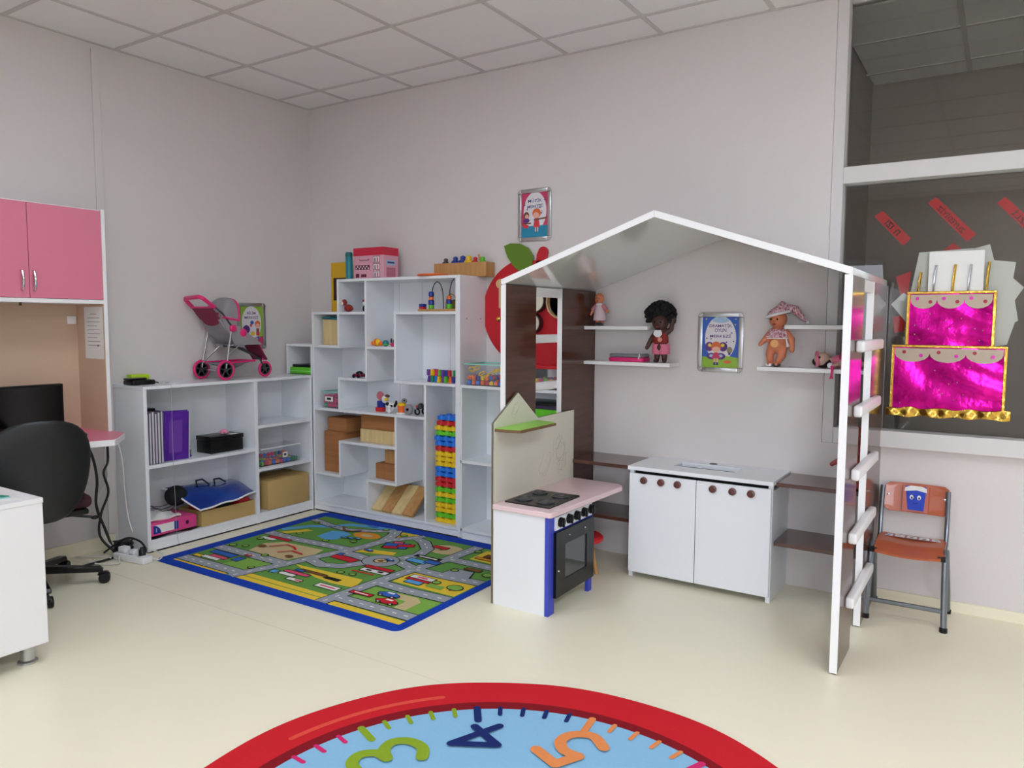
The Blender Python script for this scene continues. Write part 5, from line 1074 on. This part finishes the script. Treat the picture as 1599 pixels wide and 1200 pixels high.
# tower of building bricks
NTH = ['first', 'second', 'third', 'fourth', 'fifth', 'sixth', 'seventh', 'eighth', 'ninth', 'tenth', 'eleventh', 'twelfth', 'thirteenth', 'fourteenth', 'fifteenth', 'sixteenth', 'seventeenth', 'eighteenth', 'nineteenth', 'twentieth', 'twenty-first']
CL = {'Y': (Myel, 'yellow'), 'G': (Mgrn, 'green'), 'R': (Mred, 'red'), 'B': (Mblu, 'blue')}
rows = 'YGYYGYGRRBBYYYRBBGYRB'; bh = .0338; proto = {}
for k, c in enumerate(rows):
    off = Vector((0 if k < 15 else [.0, -.008, .004, -.004, .012, .018][k-15], 0, tz[0] + .0005 + k*bh)); base = Vector((1.500, -.185, 0)) + off
    lab = '%s building brick in the tower, %s' % (CL[c][1], ('bottom one' if k == 0 else 'top one' if k == len(rows)-1 else NTH[k] + ' from the bottom'))
    if c in proto:
        o = proto[c].copy(); COL.objects.link(o); o['label'] = lab; o.location = base; ROOT[o.name] = base
        for ch_ in proto[c].children: n_ = ch_.copy(); COL.objects.link(n_); n_.parent = o
        continue
    t = thing('building_brick', lab, 'brick', base, 'bricks of the tower'); proto[c] = t
    q = MB(); q.T = Matrix.Translation(base); q.rbox(-.088, .088, -.058, .058, .0, bh - .008, .003, 1); q.build('brick_body', CL[c][0], t)
    for i in range(3):
        for j in range(2):
            q = MB(); q.T = Matrix.Translation(base); x, y = -.059 + .059*i, -.030 + .060*j; q.lathe([(.0235, .003), (.0235, bh - .007), (.017, bh - .006), (.016, bh - .0005), (.006, bh - .0004)], (x, y - .012 if j == 0 else y, 0), 'z', 14); q.build('stud', CL[c][0], t)
# small toys
def toy(name, lab, base, parts, dy=0.0):
    t = thing(name, lab, 'toy', (base[0], base[1] + dy, base[2]))
    for n, mb, m in parts:
        for p in mb.v: p.y += dy
        mb.build(n, m, t)
x, z = 0.634, tz[6]
toy('red_bird_toy', 'small red and white toy bird in the upper left compartment', (x, -.17, z), [('body', MB().ell((x + .012, -.17, z + .026), (.034, .026, .026)), Mredc), ('head', MB().ell((x - .018, -.18, z + .066), (.019, .018, .022)), Mredc), ('face', MB().ell((x - .026, -.194, z + .060), (.012, .010, .014)), Mwht), ('wing', MB().ell((x + .040, -.18, z + .022), (.026, .010, .014)), Mredc), ('beak', MB().lathe([(.007, 0), (0, -.018)], (x - .028, -.20, z + .062), 'y', 8), Myel)], -0.075)
x = 0.792
toy('black_white_toy', 'tiny black and white toy half hidden by an upright, upper left compartment', (x, -.15, z), [('body', MB().ell((x, -.15, z + .022), (.014, .014, .022)), Mblk), ('head', MB().ell((x, -.15, z + .058), (.013, .013, .015)), Mwht), ('hat', MB().ell((x, -.15, z + .076), (.014, .014, .010)), Mredc)], -0.09)
x, z = 0.906, tz[5]
toy('yellow_fish_toy', 'yellow and orange toy fish in the compartment below the top', (x, -.17, z), [('body', MB().ell((x, -.17, z + .026), (.034, .020, .026)), Myel), ('stripe', MB().lathe([(.0265, -.006), (.0265, .006), (.02, .006)], (x, -.17, z + .026), 'x', 16), Morg), ('tail', MB().ell((x - .042, -.17, z + .020), (.014, .006, .014)), Morg)], -0.07)
x = 0.965
toy('green_turtle_toy', 'green and orange toy turtle beside the yellow toy fish', (x, -.17, z), [('shell', MB().ell((x + .020, -.17, z + .022), (.022, .022, .022)), Mteal), ('rim', MB().lathe([(.024, .010), (.024, .016), (.018, .018)], (x + .020, -.17, z), 'z', 14), Mgrn), ('head', MB().ell((x - .016, -.178, z + .018), (.018, .016, .016)), Morg)], -0.07)
x = 1.046
toy('pink_black_toy', 'small pink and black toy beside the green toy turtle', (x, -.16, z), [('body', MB().ell((x, -.16, z + .014), (.016, .014, .014)), Mhot), ('ear', MB().ell((x - .010, -.16, z + .040), (.006, .006, .018)), Mblk), ('ear', MB().ell((x + .010, -.16, z + .036), (.006, .006, .014)), Mblk)], -0.08)
x, z = 0.738, tz[4]
toy('maroon_toy_car', 'round maroon toy car on the small shelf at the left', (x, -.17, z), [('body', MB().rbox(x - .042, x + .036, -.20, -.14, z + .006, z + .030, .010, 3), col('maroon_plastic', (120, 20, 60), .25)), ('cabin', MB().ell((x, -.17, z + .030), (.028, .026, .018)), Mblk), ('wheel', MB().lathe([(.012, 0), (.012, -.008), (0, -.008)], (x - .024, -.198, z + .0125), 'y', 12), Mblk), ('wheel', MB().lathe([(.012, 0), (.012, -.008), (0, -.008)], (x + .020, -.198, z + .0125), 'y', 12), Mblk)], -0.07)
z = tz[4]; random.seed(9); cols_ = [0, 1, 2, 6, 4, 5, 7, 3]
for k in range(26):
    x = 1.352 + .028*(k % 8) + random.uniform(-.004, .004); L = k//8; y = -.22 + .042*(L % 2) + random.uniform(-.008, .008); zz = z + .0005 + (0 if L < 2 else .042) ; c = cols_[(k*5 + L) % 8]
    q = MB(); q.T = Matrix.Translation((x, y, zz)) @ Matrix.Rotation(random.uniform(-.5, .5), 4, 'Z')
    q.rbox(-.010, .010, -.012, .012, 0, .040, .003, 1) if k % 3 else q.prism([(-.014, 0), (.014, 0), (.006, .040), (-.006, .040)], 'y', -.010, .010)
    single('toy_block', q, PIECE[c] if k % 4 else Mpur, 'small %s toy block in the heap on the shelf beside the tower' % (NAMES[c] if k % 4 else 'purple'), 'toy block', 'heap of toy blocks')
tub('clear_jar_tub', 'clear tub with mint rim and pink pieces at the left of the stepped shelf', .372, .545, -.25, -.08, tz[3], tz[3] + .115, False, 60, 8, 'tub with the mint rim', pal=(4, 5, 1, 4), lidm=Mmint, labeltag=(.405, tz[3] + .045, .080, .036), face='y')
x, z = 0.905, tz[3]
toy('pink_disc_toy', 'pink disc toy on a red and blue base in the wide compartment', (x, -.14, z), [('base', MB().rbox(x - .030, x + .035, -.17, -.11, z + .0005, z + .030, .003, 2), Mred), ('body', MB().rbox(x - .020, x + .035, -.165, -.115, z + .030, z + .075, .004, 2), Mnav), ('disc', MB().lathe([(.030, -.005), (.032, 0), (.030, .005), (.020, .005)], (x - .010, -.14, z + .108), 'y', 20), col('rose_plastic', (206, 110, 124), .4))], -0.06)
x = 0.985
toy('spotted_toy_dog', 'white and black spotted toy animal in the wide compartment', (x, -.16, z), [('body', MB().ell((x + .020, -.16, z + .045), (.040, .026, .030)), Mwht), ('head', MB().ell((x - .018, -.168, z + .090), (.028, .024, .028)), Mwht), ('ear', MB().ell((x - .004, -.165, z + .112), (.018, .018, .012)), col('chestnut_plastic', (110, 60, 40), .5)), ('snout', MB().ell((x + .004, -.185, z + .092), (.014, .014, .012)), Myel), ('spot', MB().ell((x + .012, -.180, z + .060), (.014, .009, .014)), Mblk), ('tail', MB().tube([(x + .055, -.16, z + .045), (x + .072, -.16, z + .065), (x + .074, -.16, z + .085)], [.010, .010, .006], 8), Mblk), ('spot', MB().ell((x + .045, -.178, z + .048), (.012, .008, .008)), Mblk), ('leg', MB().tube([(x, -.165, z + .03), (x - .004, -.17, z + .007)], [.012, .008], 8), Mwht), ('leg', MB().tube([(x + .04, -.165, z + .03), (x + .044, -.17, z + .007)], [.012, .008], 8), Mwht)], -0.06)
x = 1.032
toy('tiny_white_figure', 'tiny white toy figure at the front edge of the wide compartment', (x, -.262, z), [('body', MB().ell((x, -.262, z + .018), (.014, .012, .018)), Mwht), ('head', MB().ell((x, -.262, z + .044), (.012, .011, .012)), Mwht)], 0.0)
x = 1.108
toy('yellow_bucket_toy', 'yellow and orange toy bucket with a grey head in the wide compartment', (x, -.15, z), [('bucket', MB().lathe([(.026, .010), (.030, .05), (.032, .055), (.0, .055)], (x, -.15, z), 'z', 18), Morg), ('contents', MB().ell((x, -.15, z + .058), (.031, .030, .020)), Myel), ('head', MB().ell((x + .022, -.15, z + .088), (.020, .018, .018)), Mgry), ('eye', MB().ell((x + .034, -.164, z + .092), .006), Mblk), ('base', MB().lathe([(.036, 0.0005), (.036, .008), (.030, .010)], (x, -.15, z), 'z', 18), Mwht)], -0.07)
x = 1.182
toy('rolling_toy', 'grey toy wheel with a dark hub in the wide compartment', (x, -.17, z), [('tyre', MB().lathe([(.030, .012), (.034, .006), (.034, -.006), (.030, -.012), (.010, -.012)], (x, -.17, z + .0345), 'y', 22), Mgry), ('hub', MB().lathe([(.010, -.0121), (.009, -.018), (0, -.018)], (x, -.17, z + .0345), 'y', 14), Mblk)], -0.065)
x = 1.272
toy('black_toy_bike', 'black toy motorbike at the right end of the wide compartment', (x, -.17, z), [('wheel', MB().tube([(x - .012 + .019*math.cos(a*PI/8), -.18, z + .026 + .019*math.sin(a*PI/8)) for a in range(16)], .0065, 6, True), Mblk), ('wheel', MB().tube([(x + .018 + .019*math.cos(a*PI/8), -.14, z + .026 + .019*math.sin(a*PI/8)) for a in range(16)], .0065, 6, True), Mblk), ('body', MB().ell((x + .002, -.16, z + .062), (.018, .026, .020)), Mgrd), ('lamp', MB().ell((x - .020, -.18, z + .044), .007), Mwht), ('stripe', MB().ell((x - .018, -.176, z + .058), (.008, .008, .010)), Mred)], -0.06)
# bead maze
z = tz[6]; bm_ = thing('bead_maze', 'bead maze toy with bent black wires under the top board', 'toy', (1.46, -.16, z))
MB().rbox(1.285, 1.612, -.262, -.085, z + .0005, z + .016, .004, 2).build('base_board', Mwoodm, bm_)
for (xa, xb, y, h, m) in ((1.362, 1.462, -.215, .175, Mblk), (1.502, 1.600, -.205, .195, Mblk), (1.40, 1.49, -.11, .100, Mgold)):
    MB().tube([((xa+xb)/2 - (xb-xa)/2*math.cos(PI*i/14), y, z + .016 + h*(math.sin(PI*i/14)**.62 if 0 < i < 14 else 0)) for i in range(15)], .003, 6).build('wire', m, bm_)
def bead(x, y, zz, r, m): MB().lathe([(r*.6, -r), (r, -r*.6), (r, r*.6), (r*.6, r)], (x, y, zz), 'z', 12).build('bead', m, bm_)
for (zz, r, m) in ((.030, .018, Mgrn), (.058, .020, Mnav), (.084, .015, Morg), (.112, .018, Mnav)): bead(1.362, -.215, z + zz, r, m)
for (zz, r, m) in ((.032, .020, Mgrn), (.062, .018, Mnav), (.088, .015, Morg)): bead(1.502, -.205, z + zz, r, m)
MB().rbox(1.290, 1.324, -.255, -.215, z + .017, z + .030, .002, 1).build('bead', Mred, bm_); MB().rbox(1.290, 1.324, -.255, -.215, z + .0305, z + .050, .002, 1).build('bead', Mnav, bm_)
single('toy_basket', MB().lathe([(.030, 0), (.040, .02), (.036, .05), (.020, .06), (0, .06)], (1.430, -.05 - .02, z + .045), 'y', 16), col('olive_plastic', (130, 112, 48), .5), 'olive brown round toy behind the bead maze wires', 'toy')
# upper left compartment: cream box with teal cover
t = thing('cream_box', 'cream box with a folded teal cover in the stepped shelf', 'box', (.48, -.17, tz[5])); MB().rbox(.385, .573, -.245, -.10, tz[5] + .0005, tz[5] + .182, .003, 2).build('box_body', Mwood, t)
MB().grid(lambda u, v: (.380 + .194*u, -.252 + .16*v, tz[5] + .196 + .006*math.sin(6*u + 3*v)), 8, 8, .012).build('teal_cover', Mteal, t)

# ------------------------------------------------------------------ on top of the stepped shelf
zt = tz[7]
t = thing('card_stand', 'tall yellow card stand with a dark window behind the stepped shelf top', 'stand', (.375, -.055, tz[6]))
yf = MB(); yf.box(.285, .305, -.062, -.048, tz[6] + .0005, 1.812); yf.box(.455, .475, -.062, -.048, tz[6] + .0005, 1.812); yf.box(.305, .455, -.062, -.048, 1.70, 1.812); yf.box(.305, .455, -.062, -.048, tz[6] + .0005, 1.535); yf.build('card_frame', col('mustard_card', (226, 178, 30), .5), t); B(.305, .455, -.056, -.050, 1.535, 1.70).build('dark_window', col('dark_brown_card', (58, 34, 34), .6), t)
t = thing('teal_tube', 'teal cylindrical tin standing beside the pink box on the top shelf', 'tin', (.645, -.235, zt)); MB().lathe([(.024, .0005), (.024, .155), (.022, .158)], (.645, -.235, zt), 'z', 22).build('tin_body', Mteal, t); MB().lathe([(.025, .1585), (.026, .175), (.020, .188), (.0, .190)], (.645, -.235, zt), 'z', 22).build('cap', col('dark_teal_cap', (24, 104, 108), .4), t)
pb = thing('pink_toy_box', 'pink and red printed toy box on top of the stepped shelf', 'box', (.86, -.15, zt)); bx0, bx1, by0, by1, bz1 = .690, .965, -.235, -.085, zt + .212
B(bx0, bx1, by0, by1, zt + .0005, zt + .158).build('box_body', col('box_pink', (226, 164, 182), .4), pb, .002); B(bx0 - .002, bx1 + .002, by0 - .002, by1 + .002, zt + .158, bz1).build('lid_band', col('box_red', (206, 34, 66), .35), pb, .002)
PX = Print((bx0, by0 - .0006, zt), (1, 0, 0), (0, 0, 1)); p_dk = Pc('plum', (110, 34, 60)); PX.line([(.052 + .0035*i, .126 + (.009 if i in (0, 1, 24, 25) else .0045*math.sin(i*1.9))) for i in range(28)], .004, p_dk); PX.rect(.015, .150, .062, .094, p_dk)
for k in range(9): PX.rect(.020 + .0142*k, .029 + .0142*k, .067 + .012*(k % 2), .077 + .012*(k % 2), p_wht)
PX.rect(.020, .052, .010, .036, p_dk); PX.rect(.070, .120, .012, .032, p_dk)
for k in range(3): PX.rect(.180, .245, .008 + .050*k, .052 + .050*k, p_dk); PX.rect(.184, .241, .012 + .050*k, .048 + .050*k, p_wht); PX.rect(.195, .205, .014 + .050*k, .040 + .050*k, p_brn); PX.rect(.218, .228, .014 + .050*k, .042 + .050*k, p_red)
PX.build('box_print', pb)
PY = Print((bx1 + .0006, by0, zt), (0, 1, 0), (0, 0, 1)); PY.rect(.03, .12, .092, .125, p_lb); PY.rect(.04, .11, .104, .116, p_nav); PY.rect(.03, .12, .010, .076, Pc('dusty_rose', (190, 110, 130))); PY.build('box_print', pb)
tr_ = openbox('wooden_tray', 'open wooden tray of small toys on top of the stepped shelf', 1.300, 1.720, -.108, -.012, zt, zt + .092, Mwoodm, .010)
for k, (x, r, m, n) in enumerate(((1.36, .030, Mgrd, 'dark grey'), (1.44, .034, Mnav, 'navy blue'), (1.50, .036, Mnav, 'dark blue'), (1.55, .036, Myel, 'yellow'), (1.60, .030, Mred, 'red'), (1.66, .030, Mgrn, 'green'))):
    q = MB(); q.ell((x, -.06, zt + .066 + r*.5), (r, r*.9, r), 12, 8); q.lathe([(r*.4, 0), (r*.5, r*.8), (r*.2, r)], (x + .01, -.07, zt + .068 + r), 'z', 8)
    single('small_toy', q, m, '%s round toy lying in the wooden tray' % n, 'toy')
single('wooden_stick', MB().tube([(1.655, -.05, zt + .03), (1.63, -.06, zt + .145)], [.008, .007], 8), Mwoodm, 'light wooden stick poking out of the wooden tray', 'stick')
single('orange_frisbee', MB().lathe([(.095, .001), (.104, .008), (.100, .014), (.06, .018), (0, .018)], (1.375, -.216, zt), 'z', 32), Morg, 'orange flat disc lying in front of the wooden tray', 'disc')

# ------------------------------------------------------------------ on the end shelf
tub('clear_tub', 'clear tub with mint lid and colourful chain pieces beside the stepped shelf', e0 + .020, 1.985, -.270, -.05, .985, 1.118, False, 84, 12, 'tub with the mint lid', pal=(0, 7, 3, 2, 5, 6), lidm=Mmint)
for k in range(7):
    a = k*.62; c = Vector((1.722 + .042*k*.9, -.258, 1.085 + .010*math.sin(a*2) - (.030 if k in (2, 3) else 0)))
    single('chain_link', MB().tube([c + Vector((.022*math.cos(2*PI*i/12), .004*math.sin(4*PI*i/12), .013*math.sin(2*PI*i/12 + .4*k))) for i in range(12)], .0045, 6, True), Myel, 'yellow chain link hanging in the tub with the mint lid', 'chain link', 'yellow chain links')
tub('red_lid_tub', 'clear tub with a red lid seen through the left side of the playhouse', 2.150, 2.375, -.255, -.05, .985, 1.110, True, 70, 14, 'tub with the red lid', pal=(4, 2, 3, 1), lidm=Mred)
t = thing('green_crate', 'bright green box behind the toy oven on the end shelf', 'box', (2.2, -.17, .507)); MB().rbox(2.05, 2.37, -.275, -.03, .5075, .868, .008, 2).build('crate_body', Mgrn, t); B(2.048, 2.372, -.277, -.028, .835, .8685).build('crate_rim', Mgrn, t)
single('purple_folder', MB().rbox(2.06, 2.36, -.270, -.04, .869, .890, .003, 2), col('dark_purple_cover', (52, 36, 70), .3), 'dark purple folder lying on the green box', 'folder'); single('black_folder', MB().rbox(2.06, 2.365, -.268, -.04, .8905, .905, .003, 2), Mblk, 'black folder on top of the dark purple folder', 'folder')
# red stool behind the oven
t = thing('red_stool', 'small round red stool standing behind the toy oven', 'stool', (2.60, -.47, 0)); MB().lathe([(.10, .185), (.118, .195), (.120, .212), (.108, .222), (0, .224)], (2.61, -.46, 0), 'z', 28).build('seat', Mred, t)
for k in range(3):
    a = 2*PI*k/3 + .5; MB().tube([(2.61 + .05*math.cos(a), -.46 + .05*math.sin(a), .186), (2.61 + .085*math.cos(a), -.46 + .085*math.sin(a), .0)], [.014, .011], 10).build('leg', Mwoodm, t)
# wall fittings
single('wall_box', MB().rbox(3.60, 3.655, -.028, -.0005, 1.688, 1.735, .004, 2), M_edge, 'small white plastic box on the back wall above the playhouse roof', 'socket')
t = thing('cable_trunking', 'white cable trunking running down the left wall from the ceiling', 'trunking', (.01, -1.615, 0)); B(.0005, .010, -1.635, -1.595, .09, H - .03).build('channel', M_wall, t, .002); B(.010, .012, -1.637, -1.593, .09, H - .03).build('cover', M_wall, t, .001)

# ------------------------------------------------------------------ on and under the computer desk
zd = .7537
t = thing('monitor', 'black flat computer monitor on the pink desk', 'monitor', (.20, -2.27, zd)); MB().rbox(.205, .245, -2.560, -1.985, .845, 1.035, .006, 2).build('housing', Mblk, t)
MB().rbox(.210, .248, -2.560, -1.985, .805, 1.035, .004, 2).build('bezel', Mblk, t); B(.248, .249, -2.548, -1.997, .822, 1.024).build('screen', col('dark_screen', (8, 8, 10), .12), t); B(.18, .205, -2.31, -2.24, zd + .012, .92).build('stand', Mblk, t); MB().prism(rrect(.10, .30, -2.40, -2.15, .03), 'z', zd + .0005, zd + .012).build('foot', Mblk, t)
single('black_mouse', MB().ell((.42, -1.995, zd + .018), (.050, .030, .018)), Mblk, 'black computer mouse on the pink desktop', 'mouse')
t = thing('keyboard', 'black keyboard in front of the monitor', 'keyboard', (.46, -2.3, zd)); MB().rbox(.40, .53, -2.52, -2.08, zd + .0005, zd + .020, .005, 2).build('keyboard_body', Mblk, t)
for i in range(4):
    for j in range(12): B(.412 + i*.028, .436 + i*.028, -2.50 + j*.034, -2.472 + j*.034, zd + .020, zd + .025).build('key', Mgrd, t)
single('notice_sheet', B(.095, .286, CY - .0235, CY - .0225, 1.160, 1.452), M_paper, 'white printed notice sheet taped inside the computer desk', 'paper')
PN = Print((.095, CY - .0237, 1.160), (1, 0, 0), (0, 0, 1)); M_txt = col('grey_print', (178, 170, 176), .7)
nb = bpy.data.objects['notice_sheet']
for k in range(9): PN.rect(.03 + (.03 if k == 0 else 0), .15 + (.01 if k % 3 else -.02), .25 - .022*k, .254 - .022*k, M_txt)
PN.oval(.135, .075, .008, .006, col('grey_stamp', (120, 112, 118), .7)); PN.build('print', nb)
single('wall_switch', MB().rbox(.0125, .022, -1.835, -1.785, 1.355, 1.402, .003, 2), M_edge, 'small white switch plate on the back panel of the computer desk', 'switch')
single('hook', MB().lathe([(.007, 0), (.006, -.012), (.010, -.016)], (.25, -2.18, 1.467), 'z', 10), Mgrd, 'tiny dark knob under the pink overhead cabinet', 'hook')
def cable(name, lab, pts, r, m): single(name, MB().tube(curve3(pts), r, 8), m, lab, 'cable')
def curve3(p, n=6):
    q = [p[0]] + list(p) + [p[-1]]; out = []
    for i in range(1, len(q)-2):
        a, b, c, d = [Vector(k) for k in q[i-1:i+3]]
        for t in range(n):
            t /= n; out.append(.5*((2*b) + (-a+c)*t + (2*a-5*b+4*c-d)*t*t + (-a+3*b-3*c+d)*t**3))
    return out + [Vector(p[-1])]
Mcw = col('white_cable', (222, 220, 216), .45); Mcb = col('black_cable', (22, 22, 24), .5)
cable('power_cable', 'thick black cable bowing down from the desk to the floor, leftmost', [(.10, -1.83, .715), (.10, -1.77, .60), (.10, -1.745, .45), (.11, -1.76, .30), (.13, -1.72, .14), (.17, -1.70, .02), (.24, -1.74, .012)], .008, Mcb)
cable('power_cable', 'twisted black cable beside the white trunking under the desk', [(.07, -1.665, .715), (.07, -1.66, .55), (.09, -1.70, .48), (.08, -1.67, .36), (.10, -1.73, .24), (.14, -1.76, .12), (.20, -1.70, .014)], .007, Mcb)
cable('power_cable', 'long white cable hanging straight down in front of the trunking', [(.08, -1.655, .715), (.07, -1.68, .58), (.07, -1.665, .45), (.08, -1.73, .34), (.10, -1.75, .22), (.14, -1.72, .08), (.20, -1.67, .010)], .005, Mcw)
cable('power_cable', 'white cable hanging against the side of the low bookcase', [(.16, -1.66, .715), (.16, -1.625, .55), (.15, -1.61, .35), (.16, -1.60, .20), (.20, -1.60, .12)], .0045, Mcw)
cable('power_cable', 'black plug lead arching over the white power strip', [(.12, -1.73, .014), (.20, -1.71, .07), (.29, -1.685, .118), (.38, -1.665, .11), (.43, -1.66, .075), (.432, -1.662, .052)], .006, Mcb)
cable('power_cable', 'flat black lead lying on the floor under the desk', [(.26, -1.99, .008), (.25, -1.88, .008), (.25, -1.78, .009), (.24, -1.72, .010), (.22, -1.67, .012)], .007, Mcb)
cable('power_cable', 'white lead curling in front of the power strip', [(.20, -1.87, .007), (.31, -1.84, .007), (.37, -1.79, .009), (.33, -1.76, .02), (.31, -1.74, .034)], .0045, Mcw)
cable('power_cable', 'white lead lying along the wall under the desk', [(.06, -1.86, .012), (.14, -1.80, .010), (.20, -1.76, .014), (.26, -1.77, .018)], .004, Mcw)
cable('power_cable', 'white lead looping round the right end of the power strip', [(.445, -1.655, .02), (.50, -1.62, .012), (.47, -1.585, .03), (.40, -1.585, .035), (.37, -1.60, .04)], .0045, Mcw)
single('black_adapter', MB().rbox(.16, .24, -1.70, -1.62, .021, .085, .014, 3), Mcb, 'bundled black power adapter on the floor beside the power strip', 'adapter')
for k in range(3): cable('power_cable', 'coiled black lead around the adapter, %s of three loops' % ['lowest', 'middle', 'highest'][k], [(.20 + .055*math.cos(2*PI*i/10), -1.66 + .05*math.sin(2*PI*i/10), .028 + .026*k + .010*math.sin(i)) for i in range(10)], .005, Mcb)
t = thing('power_strip', 'white power strip with plugs on the floor beside the bookcase', 'power strip', (.36, -1.70, 0)); q = MB(); Tq = Matrix.Translation((.365, -1.700, 0)) @ Matrix.Rotation(math.radians(8), 4, 'Z'); q.T = Tq; q.rbox(-.125, .125, -.034, .034, .0005, .040, .006, 2); q.build('strip_body', Mwht, t)
for k in range(3): q = MB(); q.T = Tq; q.lathe([(.020, .040), (.020, .0405), (.017, .0405), (.016, .034)], (-.075 + .07*k, 0, 0), 'z', 18); q.build('socket', Mwht, t)
q = MB(); q.T = Tq; q.lathe([(.019, .040), (.019, .062), (.010, .085)], (.065, .012, 0), 'z', 16); q.build('plug', Mcb, t)
q = MB(); q.T = Tq; q.rbox(-.10, -.045, -.018, .026, .0405, .075, .006, 2); q.build('plug', Mwht, t); q = MB(); q.T = Tq; q.rbox(-.02, .02, -.012, .026, .0405, .066, .006, 2); q.build('plug', Mwht, t)
# paper and blue card on the white desk
single('paper_sheet', MB().prism([(1.02, -2.70), (1.285, -2.672), (1.262, -2.80), (1.04, -2.86)], 'z', .6725, .6735), M_paper, 'white paper sheet on the white desk in the left foreground', 'paper')
t = thing('teal_card', 'pale teal card with a green tab on the paper in the left foreground', 'card', (1.17, -2.74, .6736)); MB().prism([(1.10, -2.725), (1.235, -2.690), (1.225, -2.76), (1.10, -2.80)], 'z', .6737, .678).build('card_body', col('pale_teal_card', (160, 206, 208), .4), t); MB().prism([(1.185, -2.700), (1.225, -2.690), (1.222, -2.715), (1.182, -2.725)], 'z', .6781, .681).build('tab', col('green_tab', (40, 150, 120), .4), t)
